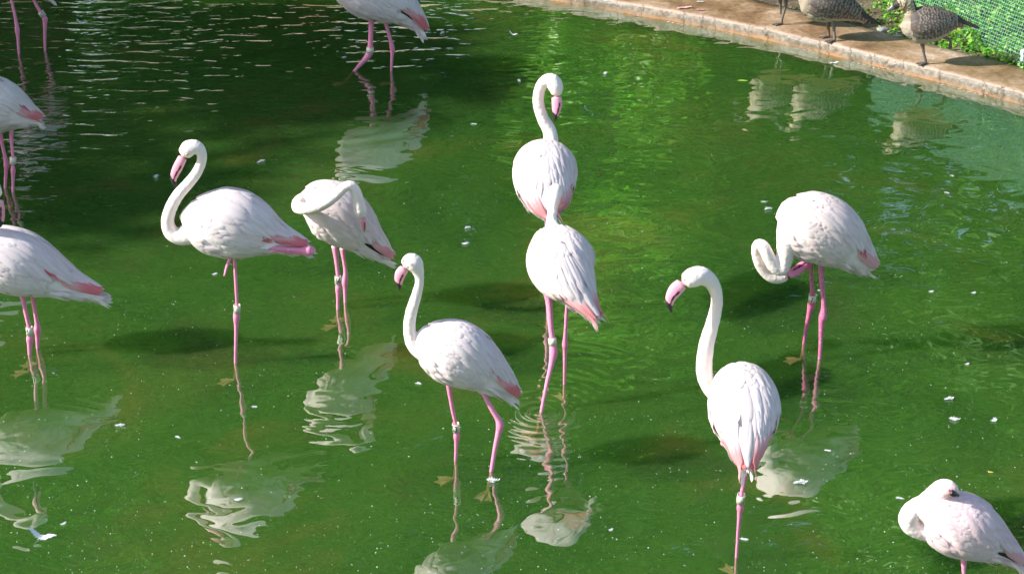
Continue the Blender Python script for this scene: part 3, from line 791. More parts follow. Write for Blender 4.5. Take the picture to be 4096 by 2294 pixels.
# B4a : upper bird of the pair, seen from behind
z4 = Z(2000, 250, .7623); Yb = G(2190, 1245).y
bird('flamingo', z4, Yb,
     [(235, 470, 50, 55, .27), (235, 500, 95, 118, .21), (234, 540, 135, 152, .12), (235, 592, 150, 160, .03), (238, 655, 128, 145, -.05), (248, 712, 92, 124, -.12), (256, 758, 54, 98, -.17), (264, 796, 26, 56, -.20), (274, 818, 8, 10, -.22)],
     [(240, 560, 90, .12), (245, 500, 72, .24), (265, 425, 44, .31), (260, 360, 38, .34), (226, 295, 33, .345), (203, 222, 31, .35), (205, 155, 30, .35), (232, 102, 32, .345), (272, 98, 42, .34), (294, 132, 40, .33), (296, 165, 29, .325)],
     [(297, 185, 27, .32), (299, 218, 28, .315), (296, 252, 23, .31), (290, 282, 14, .31), (284, 308, 5, .31)],
     [dict(p=[(240, 700, 16), (248, 900, 11), (250, 1080, 12), (252, 1140, 20), (252, 1190, 12), (250, 1304, 10)], top=.0)],
     'flamingo seen from behind with bowed head, farther of the overlapping pair', 'flamingo', 'flamingos standing in the pond',
     rear=True, feet=[(1.7, .085, True)], patch=True)
# B4b : lower bird of the pair
Yb = G(2200, 1590).y
bird('flamingo', z4, Yb,
     [(280, 900, 50, 55, .20), (285, 928, 100, 112, .16), (300, 985, 143, 152, .10), (318, 1050, 155, 170, .03), (345, 1112, 135, 155, -.03), (385, 1172, 95, 118, -.08), (430, 1237, 58, 78, -.12), (470, 1292, 28, 42, -.15), (505, 1342, 8, 12, -.17)],
     [(300, 980, 100, .10), (285, 900, 58, .17), (272, 835, 30, .25), (278, 760, 27, .28), (288, 710, 29, .29), (292, 680, 38, .31), (294, 672, 38, .345), (295, 678, 30, .375)],
     [(294, 690, 22, .39), (292, 720, 22, .41), (288, 750, 17, .41), (285, 775, 6, .40)],
     [dict(p=[(240, 1180, 24), (256, 1250, 19), (266, 1380, 16), (274, 1450, 16), (279, 1500, 22), (280, 1530, 23), (268, 1590, 15), (247, 1680, 12), (232, 1750, 10), (217, 1830, 10)], top=.02),
      dict(p=[(356, 1200, 18), (353, 1268, 12), (345, 1400, 11), (342, 1455, 14), (342, 1482, 18), (341, 1520, 12), (338, 1685, 9)], top=.05)],
     'nearer bird of the overlapping pair, seen from behind with a drooping coral tail', 'flamingo', 'flamingos standing in the pond',
     rear=True, feet=[(LEFT+.35, .09, True), (1.8, .09, True)], rings_=[(0, 1462, 17, 20, '', 0)], blackf=1, patch=True, fluff=2)
# B5 : lower right, from behind, long neck to the left
z5 = Z(2600, 1000, .8967); Yb = G(2946, 2226).y
bird('flamingo', z5, Yb,
     [(405, 562, 52, 60, .25), (407, 585, 90, 106, .20), (412, 630, 124, 134, .12), (417, 692, 138, 148, .03), (421, 762, 120, 139, -.05), (425, 832, 86, 110, -.12), (428, 892, 52, 76, -.17), (430, 942, 24, 44, -.20), (432, 978, 8, 14, -.22)],
     [(400, 650, 100, .10), (340, 650, 70, .17), (275, 612, 44, .20), (246, 560, 38, .20), (242, 500, 37, .20), (254, 415, 35, .20), (276, 335, 31, .20), (293, 270, 28, .20), (298, 205, 27, .19), (275, 145, 33, .18), (232, 115, 42, .17), (190, 122, 45, .16), (160, 138, 35, .155)],
     [(140, 152, 28, .15), (115, 176, 31, .145), (95, 206, 25, .14), (88, 236, 17, .14), (91, 260, 10, .14), (97, 277, 4, .14)],
     [dict(p=[(436, 900, 20), (428, 980, 11), (414, 1060, 10), (405, 1110, 12), (403, 1145, 17), (400, 1180, 12), (393, 1260, 8.5), (386, 1368, 8.5)], top=-.10),
      dict(p=[(440, 880, 16, -.10), (464, 945, 20, -.16), (455, 958, 18, -.15), (400, 905, 10, -.06), (345, 872, 10, .02), (320, 860, 11, .05)], ground=False)],
     'flamingo on one leg seen from behind in the lower right, neck reaching up left', 'flamingo', 'flamingos standing in the pond',
     rear=True, eyes=[(154, 132, 6, .105)], feet=[(1.9, .09, True), None], rings_=[(0, 1105, 21, 17, '7', .75)], patch=True)
# B6 : head down preening under its breast, ring 7
z6 = Z(2950, 700, .5546); Yb = G(3250, 1405).y
bird('flamingo', z6, Yb,
     [(300, 300, 60), (345, 300, 150), (430, 335, 222), (530, 375, 246), (635, 418, 238), (725, 478, 210), (805, 540, 158), (875, 597, 110), (935, 645, 66), (980, 675, 22)],
     [(440, 330, 150, 0), (385, 400, 108, -.03), (352, 500, 70, -.05), (340, 600, 61, -.05), (318, 680, 50, -.055), (262, 655, 46, -.06), (218, 575, 46, -.06), (185, 512, 43, -.055), (148, 500, 38, -.04), (137, 550, 37, -.02), (156, 625, 41, -.01), (200, 692, 46, 0), (258, 733, 48, 0), (315, 738, 42, 0), (350, 728, 33, 0)],
     [(372, 718, 31, 0), (425, 690, 37, .01), (472, 655, 36, .02), (505, 625, 24, .03), (518, 600, 8, .04)],
     [dict(p=[(528, 590, 22), (531, 700, 16), (537, 800, 16), (540, 875, 20), (534, 925, 30), (522, 980, 22), (500, 1080, 16), (478, 1216, 13)], top=.0),
      dict(p=[(600, 620, 25), (606, 750, 19), (618, 880, 17), (622, 960, 21), (616, 1020, 31), (606, 1070, 22), (600, 1200, 16), (593, 1325, 15)], top=-.02)],
     'flamingo with head upside down beneath its breast, on dark magenta legs', 'flamingo', 'flamingos standing in the pond',
     eyes=[(347, 742, 8, -.045)], feet=[(LEFT+.1, .09, True), (LEFT, .09, True)], rings_=[(0, 885, 27, 25, '7', -.25)], legcol=(.52, .09, .22), billtip=.84, coral=.6, slot=(.72, 1.1, .05), tint=(.93, .83, .79))
# B7 : sleeping small flamingo, bottom right corner
z7 = Z(3500, 1850, .3077); Yb = G(3854, 2560).y
bird('flamingo', z7, Yb,
     [(565, 640, 150), (640, 620, 215), (780, 655, 315), (1000, 770, 410), (1200, 875, 402), (1375, 970, 335), (1520, 1055, 255), (1650, 1130, 175), (1750, 1200, 110), (1840, 1270, 55), (1900, 1310, 18)],
     [(800, 880, 200, 0), (670, 900, 120, 0), (560, 870, 118, 0), (470, 815, 122, 0), (430, 740, 126, .0), (455, 655, 128, .0), (530, 580, 122, .02), (640, 490, 95, .05), (760, 400, 105, .04), (860, 345, 125, .0), (935, 332, 122, -.02), (1010, 355, 95, -.03), (1060, 390, 55, -.035)],
     [(990, 385, 42, -.062), (1035, 405, 38, -.060), (1085, 425, 22, -.05)],
     [dict(p=[(1155, 1150, 50), (1155, 1443, 28), (1155, 1700, 28), (1155, 1850, 30), (1155, 1900, 50), (1155, 1980, 30), (1155, 2307, 25)], top=.0)],
     'pink-flushed sleeping flamingo in the bottom right corner, head buried in its back', 'flamingo', 'flamingos standing in the pond',
     eyes=[(962, 352, 20, -.056)], feet=[(LEFT, .08, True)], billtip=-1, blackf=3, coral=.5, tucked=True, tint=(.94, .77, .785))
# B8 : left edge, ring 4
z8 = Z(0, 750, .485); Yb = G(135, 1405).y
bird('flamingo', z8, Yb,
     [(-330, 610, 60), (-260, 600, 185), (-130, 597, 250), (20, 593, 268), (150, 628, 268), (280, 675, 240), (400, 722, 192), (520, 770, 138), (630, 812, 95), (730, 845, 55), (820, 878, 18)],
     [(-180, 600, 160, 0), (-270, 560, 110, 0), (-340, 450, 65, -.02), (-365, 300, 54, -.05), (-340, 120, 50, -.08), (-260, 0, 49, -.10), (-150, -30, 60, -.11), (-70, 10, 72, -.11), (-35, 70, 58, -.11)],
     [(-20, 110, 46, -.11), (-8, 180, 46, -.11), (0, 240, 38, -.11), (2, 290, 26, -.11), (0, 325, 10, -.11)],
     [dict(p=[(178, 860, 34), (193, 930, 21), (215, 1040, 19), (240, 1145, 20), (247, 1205, 24), (247, 1245, 32), (246, 1290, 24), (245, 1375, 17)], top=-.02),
      dict(p=[(262, 850, 28), (275, 930, 20), (294, 1050, 18), (307, 1125, 22), (309, 1165, 32), (311, 1225, 22), (312, 1320, 17)], top=.02)],
     'left edge flamingo with a fluffy white and coral tail and leg ring 4', 'flamingo', 'flamingos standing in the pond',
     feet=[(LEFT+.25, .09, True), (LEFT, .09, True)], rings_=[(0, 1180, 31, 27, '4', -.6)], slot=(.60, 1.0, .09), fluff=5)
# B9 : left edge, in shade
z9 = Z(0, 0, .589); Yb = G(38, 760).y
bird('flamingo', z9, Yb,
     [(-310, 720, 50), (-260, 705, 130), (-150, 700, 178), (-40, 718, 188), (55, 740, 164), (125, 762, 122), (190, 785, 80), (240, 803, 44), (280, 820, 12)],
     [(-190, 690, 110), (-260, 650, 75), (-320, 560, 44), (-345, 440, 34), (-320, 310, 31), (-305, 210, 29), (-330, 140, 34), (-370, 130, 42), (-395, 150, 32)],
     [(-410, 165, 26), (-430, 195, 27), (-440, 230, 22), (-440, 262, 14), (-435, 285, 5)],
     [dict(p=[(-5, 880, 20), (15, 980, 13), (36, 1070, 14), (45, 1118, 21), (42, 1160, 14), (35, 1275, 11)], top=-.02),
      dict(p=[(76, 880, 17), (80, 980, 12), (88, 1060, 11), (88, 1125, 12), (89, 1158, 18), (89, 1200, 13), (88, 1305, 10)], top=.0)],
     'shaded flamingo body at the left edge above the ring 4 bird, with small pink tail', 'flamingo', 'flamingos standing in the pond',
     feet=[(LEFT, .09, True), (LEFT, .09, True)], rings_=[(1, 1090, 22, 20, '', 0)], slot=(.74, .8, .08), tint=(.92, .85, .79))
# B10, B11 : far birds
class TX:
    def __init__(s, a, b, k): s.a, s.b, s.s = a, b, k
    def __call__(s, x, y): return (s.a+x*s.s, s.b+y*s.s)
z10 = Z(0, 0, .589); Yb = G(128, 210).y
t10 = lambda x, y: (150+(x-500)*.70, -165+(y-690)*.70)
B10body = [(*t10(r[0], r[1]), r[2]*.70) for r in B3body]; B10neck = [(*t10(r[0], r[1]), r[2]*.70) for r in B3neck]; B10bill = [(*t10(r[0], r[1]), r[2]*.70) for r in B3bill]
bird('flamingo', z10, Yb, B10body, B10neck, B10bill,
     [dict(p=[(64, -80, 16), (78, 0, 11), (100, 100, 11), (114, 175, 14), (118, 208, 17), (122, 260, 11), (128, 368, 9)], top=0),
      dict(p=[(185, -90, 16), (225, -10, 12), (255, 50, 12), (285, 95, 13), (305, 130, 19), (306, 170, 14), (305, 250, 11), (306, 345, 9)], top=0)],
     'pair of pink legs in the top left corner, body cropped by the top edge', 'flamingo', 'flamingos standing in the pond',
     feet=[(LEFT, .09, True), (LEFT, .09, True)], rings_=[(1, 98, 17, 18, '12', .2)])
z11 = Z(1250, 0, .5198); Yb = G(1535, 283).y
bird('flamingo', z11, Yb,
     [(150, -190, 50), (210, -172, 125), (300, -130, 185), (400, -85, 212), (500, -35, 204), (600, 20, 172), (690, 70, 128), (760, 125, 82), (815, 180, 46), (850, 235, 14)],
     [(300, -120, 130), (210, -150, 80), (160, -210, 52), (165, -290, 38), (205, -370, 34), (240, -440, 31), (240, -500, 34), (205, -545, 52), (165, -540, 48), (140, -520, 36)],
     [(125, -500, 30), (102, -470, 32), (92, -435, 26), (92, -405, 18), (96, -380, 6)],
     [dict(p=[(455, 130, 30), (452, 200, 21), (448, 300, 20), (444, 370, 22), (438, 415, 27), (400, 462, 21), (362, 503, 16), (325, 545, 12)], top=.0),
      dict(p=[(552, 140, 26), (572, 210, 14), (597, 300, 15), (615, 380, 20), (612, 430, 14), (606, 545, 10)], top=.0)],
     'striding flamingo cut by the top edge, one leg stretched forward into the water', 'flamingo', 'flamingos standing in the pond',
     feet=[(LEFT+.1, .09, True), (LEFT, .09, True)], rings_=[(0, 383, 19, 26, '', 0)], blackf=2, patch=True, fluff=2)

# geese on the coping
zg = Z(3000, 0, .4255)
def gy(x, y): return G(*zg.p(x, y), TOPZ).y
Gl = dict(style='goose', zground=TOPZ, voxel=.0036, wfac=.85, lores=False)
Yg = gy(1655, 602)
g3, s3, W3g, mg = bird('goose', zg, Yg,
     [(1425, 245, 35), (1462, 245, 95), (1540, 240, 145), (1630, 238, 163), (1720, 230, 155), (1800, 222, 128), (1880, 212, 88), (1950, 212, 42), (1995, 228, 10)],
     [(1570, 230, 120), (1528, 195, 92), (1515, 145, 70), (1508, 95, 60), (1485, 45, 64), (1440, 25, 66), (1395, 40, 50), (1355, 62, 32)],
     [(1350, 66, 26), (1325, 84, 19), (1300, 98, 11), (1282, 107, 5)],
     [dict(p=[(1618, 380, 26), (1622, 430, 20), (1636, 510, 13), (1648, 560, 15), (1655, 602, 13)], top=0.0),
      dict(p=[(1790, 340, 24, .05), (1860, 360, 16, .06), (1885, 390, 15, .06)], ground=False)],
     'brown goose on one leg with buff cheek and furrowed neck, rightmost of three geese', 'goose', 'geese on the pool coping',
     eyes=[(1398, 38, 7, -.035)], feet=[(LEFT+.15, .075, True), (1.2, .075, False)], **Gl)
for cx, cy, cr in ((1440, 58, 46),):        # buff cheek patch
    c = W3g(cx, cy, -.024); rr = cr*mg; V = []; F = []
    for i in range(9):
        for k in range(16):
            th = i/8*1.5; ph = 2*math.pi*k/16; jit = 1+.08*mn.noise(Vector((math.cos(ph)*2, math.sin(ph)*2, 1)))
            V.append((c[0]+math.sin(th)*math.cos(ph)*rr*.95*jit, c[1]-math.cos(th)*rr*.42, c[2]+math.sin(th)*math.sin(ph)*rr*jit))
    F = [(i*16+k, i*16+(k+1) % 16, (i+1)*16+(k+1) % 16, (i+1)*16+k) for i in range(8) for k in range(16)]
    o = link('cheek_patch', mesh_np('cheek_patch', V, F, True, np.tile(np.array([[.58, .36, .16]]), (len(V), 1))), M_goose, g3); o.location = -g3.location
Yg = gy(750, 370)
G2b = [(470, -20, 50), (515, -12, 125), (605, 10, 165), (700, 25, 176), (790, 45, 160), (870, 75, 125), (950, 108, 86), (1030, 148, 45), (1090, 185, 12)]
G2n = [(620, -10, 120), (560, -60, 92), (540, -120, 70), (530, -180, 60), (505, -230, 64), (460, -250, 64), (415, -235, 50), (375, -212, 32)]
G2c = [(370, -208, 26), (345, -190, 19), (320, -176, 11), (302, -167, 5)]
bird('goose', zg, Yg, G2b, G2n, G2c,
     [dict(p=[(735, 180, 26), (735, 250, 17), (742, 310, 13), (735, 352, 15)], top=.02),
      dict(p=[(788, 180, 26), (790, 290, 15), (796, 350, 15), (790, 390, 14)], top=-.02)],
     'middle goose cropped by the top edge, both grey feet planted on the coping', 'goose', 'geese on the pool coping',
     feet=[(LEFT+.1, .07, True), (LEFT+.25, .075, True)], **Gl)
Yg = gy(290, 240)
t2 = lambda r: (r[0]-400, r[1]-215, r[2])
bird('goose', zg, Yg, [t2(r) for r in G2b], [t2(r) for r in G2n], [t2(r) for r in G2c],
     [dict(p=[(330, -40, 24), (338, 40, 17), (325, 100, 12), (305, 170, 12), (293, 232, 13)], top=0),
      dict(p=[(280, -40, 22, .04), (285, 50, 15, .04), (289, 110, 11, .04), (288, 140, 8, .04)], ground=False)],
     'leftmost goose of which only the grey legs and webbed foot show below the top edge', 'goose', 'geese on the pool coping',
     feet=[(LEFT+.2, .075, True), None], **Gl)

# water surface now that the legs are known
LP = LEGPTS['flamingo']
for (x, y), (amp, reach, k) in zip(
        [G(3215, 1375)[:2], G(3278, 1435)[:2], G(2160, 1650)[:2], G(2257, 1534)[:2], G(1822, 1840)[:2], G(1965, 1882)[:2], G(1420, 283)[:2], G(1565, 283)[:2], G(942, 1450)[:2], G(130, 1410)[:2]],
        [(.0013, .30, 95), (.0008, .25, 110), (.0020, .22, 120), (.0010, .25, 100), (.0008, .25, 90), (.0006, .2, 100), (.002, .30, 70), (.0012, .25, 80), (.0003, .25, 90), (.0006, .3, 80)]):
    rings.append((x, y, amp, reach, k))
water.data.materials.append(water_mat(rings))

# ------------------------------------------------------------------ things floating on the water
def plume(seed, L_, curl, side, fluffy):
    """a small shed feather: curved shaft with ragged barbs"""
    r = random.Random(seed); mb = MB(); n = 22
    pts = []
    for i in range(n):
        t = i/(n-1); x = (t-.5)*L_; y = side*math.sin(t*math.pi)*L_*.12; zc = .003 + curl*max(0, (t-.55))**2*L_*2.2 + .002*math.sin(t*9)
        pts.append(Vector((x, y, zc)))
    v, f, _, _ = tube([[*p, .0011*(1-.7*i/n)] for i, p in enumerate(pts)], n, 5); mb.add(v, f)
    for i in range(1, n):
        t = i/(n-1); w = L_*(.30 if not fluffy else .42)*math.sin(min(1, t*1.6+.1)*math.pi/2)*(1-.55*t)
        d = (pts[i]-pts[i-1]).normalized()
        for s in (-1, 1):
            for q in range(4):
                ww = w*r.uniform(.55, 1.1); sd = Vector((-d.y, d.x, 0))*s; tip = pts[i]+sd*ww + d*ww*r.uniform(.2, .9) + Vector((0, 0, r.uniform(-.001, .25*ww if fluffy else .1*ww)))
                if tip.z < .0015: tip.z = .0015
                b0 = pts[i-1]+d*-.001; b1 = pts[i]+d*L_*.03; mb.add([b0, b1, tip, b0.lerp(tip, .6)+d*-.001], [(0, 1, 2, 3)])
    return mesh_np('floating_feather', mb.V, mb.F)
def tuft(seed, L_, asp, lift):
    """a ball of shed down lying on the water: many fine soft barbs round a short bent shaft"""
    r = random.Random(seed); mb = MB()
    for q in range(150):
        t = r.uniform(-1, 1)*r.uniform(.3, 1); x = t*L_*.46; y = L_*.12*math.sin(t*2.6+seed)
        a = r.uniform(0, 6.283) ; ln = L_*(.12+.24*r.random()**1.6)*(1.1-.4*abs(t)); el = r.uniform(0, 1)*lift
        d = Vector((math.cos(a)+t*.7, math.sin(a)*asp, el)).normalized(); b0 = Vector((x, y, .002+.03*L_*r.random()))
        sd = Vector((-d.y, d.x, 0))
        if sd.length < .01: continue
        sd = sd.normalized()*L_*.025; tip = b0+d*ln; tip.z = max(tip.z-.3*ln*r.random(), .0015); m1 = b0.lerp(tip, .5)+Vector((0, 0, .04*ln))
        mb.add([b0-sd*.5, m1-sd, tip, m1+sd, b0+sd*.5], [(0, 1, 2, 3, 4)])
    v, f, _, _ = tube([[-L_*.4, -.02*L_, .004, .001], [0, 0, .006, .0012], [L_*.42, L_*.05, .005, .0006]], 8, 5); mb.add(v, f)
    return mesh_np('floating_feather', mb.V, mb.F)
variants = [plume(1, .075, .15, 1, False), tuft(2, .05, .8, .9), tuft(3, .045, .6, .6), tuft(4, .06, .28, .15), tuft(5, .04, .8, .5), plume(6, .085, .5, 1, False)]
for v_ in variants: v_.materials.append(M_down)
FL = [  # display px of a 2576-wide view, size in m, angle, variant, words
    (112, 1348, .088, 180, 5, 'largest white feather, curled up at one end, in the bottom left of the pond'),
    (394, 447, .055, 100, 1, 'upright white fluff left of the one-legged flamingo\'s neck'),
    (657, 408, .050, 60, 2, 'white fluff right of the one-legged flamingo\'s head'),
    (1176, 575, .040, 40, 1, 'upper of two white tufts left of the nearer bird of the pair'),
    (1171, 614, .036, 10, 4, 'lower of two white tufts left of the nearer bird of the pair'),
    (1113, 85, .048, 70, 2, 'white feather right of the striding flamingo\'s tail'),
    (1047, 123, .038, 30, 4, 'small white tuft just below the striding flamingo\'s tail'),
    (1293, 87, .058, 170, 5, 'white feather lying flat near the start of the coping, left of it'),
    (1523, 187, .050, 85, 1, 'upright white feather in front of the leafy green reflection'),
    (1306, 205, .042, 120, 2, 'white feather left of the bowed head of the farther paired bird'),
    (1192, 313, .036, 15, 3, 'thin white feather left of the farther paired bird\'s back'),
    (1932, 528, .050, 30, 1, 'larger white fluff left of the bird with its head under its breast'),
    (1921, 508, .030, 5, 3, 'thin white feather just above the fluff beside the head-down bird'),
    (2015, 1215, .050, 20, 2, 'white tuft right of the lower right flamingo\'s leg'),
    (1240, 1210, .052, 175, 1, 'white fluff touching the walking ring 53 bird\'s rear leg'),
    (302, 1071, .036, 20, 2, 'small tuft right of the left edge bird\'s tail reflection'),
    (447, 1100, .026, 160, 3, 'tiny white feather between the left bird\'s reflection and the one-legged bird'),
    (1052, 966, .028, 165, 4, 'tiny white tuft left of the walking ring 53 bird\'s belly'),
    (2098, 160, .055, 10, 0, 'white feather in the water below the middle goose, close to the coping'),
    (1602, 39, .055, 190, 5, 'white feather against the coping near the top middle'),
    (208, 58, .070, 185, 5, 'blue-white feather on the dark ripples at the upper left'),
    (233, 4, .070, 185, 5, 'white feather cut by the top edge above the dark ripples'),
    (2064, 731, .028, 5, 3, 'flat white feather left of the ring 7 legs of the head-down bird'),
    (2388, 1004, .040, 30, 2, 'upper of two white tufts in dark water above the sleeping flamingo'),
    (2401, 1056, .045, 170, 1, 'lower of two white tufts in dark water above the sleeping flamingo'),
    (2500, 1057, .036, 45, 4, 'white tuft nearest the right edge, above the sleeping bird'),
    (2450, 737, .026, 20, 4, 'small white tuft at the right edge level with the ring 7'),
    (2343, 734, .026, 10, 4, 'small white tuft right of the head-down bird\'s legs'),
    (2264, 1254, .030, 175, 3, 'flat white feather left of the sleeping bird\'s head'),
    (2082, 1133, .026, 0, 3, 'small white feather above the reflected white blur right of the lower right flamingo'),
    (2433, 916, .024, 25, 4, 'speck-like tuft over the dark shadow patch at the right'),
    (1872, 1356, .030, 0, 3, 'flat white feather right of the lower right flamingo\'s foot'),
    (2382, 486, .030, 160, 3, 'thin white feather between the head-down bird and the right edge'),
    (2395, 443, .024, 150, 3, 'tiny white feather above another, upper right of the head-down bird'),
    (541, 690, .028, 30, 4, 'tiny white tuft left of the one-legged bird\'s tucked foot'),
    (640, 1023, .024, 10, 3, 'tiny white feather right of the one-legged bird\'s standing leg'),
    (866, 146, .036, 10, 4, 'bluish tuft left of the striding flamingo\'s ringed leg'),
    (600, 1257, .030, 5, 4, 'small tuft over the reflection of the one-legged bird'),
    (160, 1317, .024, 40, 4, 'small tuft just above the largest feather'),
    (1537, 1332, .020, 30, 4, 'tiny tuft in the lower middle, right of the pair\'s reflection'),
]
for x, y, s, a, vi, lab in FL:
    g = G(x*1.59, y*1.59, 0); o = bpy.data.objects.new('floating_feather', variants[vi]); COL.objects.link(o)
    base_l = (.075, .05, .045, .06, .04, .085)[vi]; o.location = (g.x, g.y, .001); k = 1.12*s/base_l; o.scale = (k, k, k*1.3)
    o.rotation_euler = (0, 0, R(a)); tag(o, lab, 'feather', 'white feathers floating on the pond')
# floating leaf
def leaf_mesh(name, L_, W_, c, up=.2):
    V = []; F = []
    for i in range(9):
        t = i/8; w = W_*math.sin(math.pi*t)**.7/2
        for s in (-1, 0, 1): V.append(((t-.5)*L_, s*w, .003+up*w*abs(s)))
    F = [(i*3+k, (i+1)*3+k, (i+1)*3+k+1, i*3+k+1) for i in range(8) for k in range(2)]
    return mesh_np(name, V, F)
M_limeleaf = simple('lime_leaf', (.35, .60, .06), .5)
M_yel = simple('yellowing_leaf', (.62, .52, .08), .5)
M_brn = simple('dead_brown_leaf', (.22, .11, .05), .7)
for (x, y, L_, W_, mt, a, lab) in ((2970, 325, .075, .026, M_limeleaf, -5, 'lime green leaf floating in front of the far goose reflection'),
                                   (1412, 402, .035, .015, M_brn, 5, 'small brown dead leaf floating left of the striding flamingo\'s reflection'),
                                   (4030, 1366, .02, .01, M_yel, 20, 'tiny yellow leaf floating by the right edge'),
                                   (3962, 1890, .024, .01, M_yel, 0, 'pale husk floating above the sleeping flamingo')):
    o = link('floating_leaf', leaf_mesh('floating_leaf', L_, W_, None), mt); g = G(x, y); o.location = (g.x, g.y, .001); o.rotation_euler = (0, 0, R(a)); tag(o, lab, 'leaf')
# fine specks of down and scum, and stand-in sun glints
V = []; F = []
def speck(x, y, s):
    n = random.choice((4, 5, 6)); o = len(V); a0 = rnd(0, 6.3); el = rnd(.4, 1)
    ca, sa = math.cos(a0), math.sin(a0)
    for k in range(n):
        a = 2*math.pi*k/n; r = s*rnd(.6, 1.15); px, py_ = r*math.cos(a), r*math.sin(a)*el
        V.append((x+px*ca-py_*sa, y+px*sa+py_*ca, .0016+rnd(0, .001)))
    F.append(tuple(range(o, o+n)))
for i in range(8000):
    px = rnd(-60, 4156); py_ = 2400*(random.random()**.8)
    g = G(px, py_)
    if edge_dist(g.x, g.y)[0] > -.01: continue
    dens = .35+.65*max(0, min(1, (g.x+2.6)/1.6 if g.y > 8.5 else 1)); dens *= .25+1.1*max(0, .45+1.3*mn.noise(Vector((g.x*1.3, g.y*1.3, 5)))+.6*mn.noise(Vector((g.x*5, g.y*5, 8))))
    if random.random() > dens: continue
    speck(g.x, g.y, .0010+.0030*random.random()**4)
kf0 = int(np.argmin(abs(EP[:, 0]-1.2)+abs(EP[:, 1]-12.5)*.2)); kf1 = int(np.argmin(abs(EP[:, 0]-4.5)))
for i in range(1300):                 # white flecks painted in as sun glints along the coping
    k = random.randrange(kf0, kf1); d = -abs(random.gauss(0, .014)); x = EP[k, 0]+EN[k, 0]*d+rnd(-.01, .01); y = EP[k, 1]+EN[k, 1]*d
    if mn.noise(Vector((x*4, y*4, 0))) < -.05: continue
    speck(x-EN[k, 0]*.012, y-EN[k, 1]*.012, rnd(.001, .0065)*rnd(.5, 1))
tag(link('floating_specks', mesh_np('floating_specks', V, F, False), M_speck), 'white specks of down and scum over the green pond, plus painted edge glints', 'specks', kind='stuff')

# pink and white feathers dropped on the coping
for (x, y, s, a, vi, mt, lab) in ((2735, 36, .12, 20, 0, M_pinkdown, 'long pink feather lying on the coping near its lip'), (2800, 42, .07, 15, 3, M_pinkdown, 'short pale pink feather on the coping beside the long pink one'),
                                  (2800, 10, .06, 10, 3, M_down, 'white feather on the coping at the top edge')):
    me = variants[vi].copy(); me.materials.clear(); me.materials.append(mt)
    o = bpy.data.objects.new('dropped_feather', me); COL.objects.link(o); g = G(x, y, TOPZ); o.location = (g.x, g.y, TOPZ+.006)
    k = s/(.075, .05, .045, .06, .04, .085)[vi]; o.scale = (k, k, k*.5); o.rotation_euler = (0, 0, R(a)); tag(o, lab, 'feather', 'feathers dropped on the coping')

# ------------------------------------------------------------------ behind the coping: stones, ivy, mesh fence
def _stone(nt, N, L, b):
    tc = N.new('ShaderNodeTexCoord'); n1 = noise_n(nt, 12, 6, .7, .3, tc.outputs['Object'])
    c = ramp(nt, n1.outputs[0], [(.35, (.20, .20, .19)), (.65, (.42, .42, .40))]); L.new(c.outputs[0], b.inputs['Base Color']); b.inputs['Roughness'].default_value = .8
    bump(nt, n1.outputs[0], .6, .01, b)
M_stone = new_mat('grey_stone', _stone)
def stone(px, py, sx, sy, sz, rot, lab):
    bm = bmesh.new(); bmesh.ops.create_icosphere(bm, subdivisions=3, radius=1)
    for v in bm.verts:
        k = 1+.22*mn.noise(v.co*1.4+Vector((px, 0, 0)))+.08*mn.noise(v.co*4); v.co = Vector((v.co.x*sx*k, v.co.y*sy*k, v.co.z*sz*k))
    me = bpy.data.meshes.new('stone'); bm.to_mesh(me); bm.free(); me.polygons.foreach_set('use_smooth', [True]*len(me.polygons))
    o = link('stone', me, M_stone); g = G(px, py, .09); o.location = (g.x, g.y, .085); o.rotation_euler = (0, .1, R(rot)); tag(o, lab, 'stone', 'stones behind the coping')
stone(3533, 118, .055, .032, .024, 20, 'larger grey stone in the soil between the middle and right goose')
stone(3592, 142, .036, .024, .016, 5, 'smaller grey stone at the coping edge just left of the right goose')
stone(3440, 60, .03, .02, .015, 40, 'half buried stone behind the middle goose\'s tail')
def _leafm(c0, c1, c2):
    def f(nt, N, L, b):
        a = N.new('ShaderNodeVertexColor'); a.layer_name = 'Col'
        L.new(a.outputs[0], b.inputs['Base Color']); b.inputs['Roughness'].default_value = .42
        tr = N.new('ShaderNodeBsdfTranslucent'); g = mixc(nt, 1.0, a.outputs[0], (1.1, 1.3, .5), 'MULTIPLY'); L.new(g, tr.inputs[0])
        mx = N.new('ShaderNodeMixShader'); mx.inputs[0].default_value = .35; out = [n for n in N if n.type == 'OUTPUT_MATERIAL'][0]
        L.new(b.outputs[0], mx.inputs[1]); L.new(tr.outputs[0], mx.inputs[2]); L.new(mx.outputs[0], out.inputs[0])
    return f
M_ivy = new_mat('leaf_blades', _leafm(0, 0, 0))
def leaf_cloud(pts, size, cols, tilt=.7, seed=1):
    r = np.random.default_rng(seed); n = len(pts); V = np.empty((n, 6, 3)); 
    ax = r.normal(size=(n, 3)); nrm = r.normal(size=(n, 3))*tilt + np.array([0, 0, 1.0]); nrm /= np.linalg.norm(nrm, axis=1)[:, None]
    ux = np.cross(nrm, ax); ux /= np.linalg.norm(ux, axis=1)[:, None]+1e-9; uy = np.cross(nrm, ux)
    s = size*r.uniform(.6, 1.3, n)[:, None]; P = np.asarray(pts)
    for k, (a, b, c) in enumerate(((-.5, 0, 0), (-.15, .38, .08), (.25, .30, .05), (.55, 0, -.05), (.25, -.30, .05), (-.15, -.38, .08))):
        V[:, k] = P+ux*s*a+uy*s*b+nrm*s*c
    V = V.reshape(-1, 3); F = [(i*6, i*6+1, i*6+2, i*6+3) for i in range(n)] + [(i*6, i*6+3, i*6+4, i*6+5) for i in range(n)]
    C = np.repeat(np.asarray(cols)[r.integers(0, len(cols), n)]*r.uniform(.7, 1.3, (n, 1)), 6, axis=0)
    return V, F, C
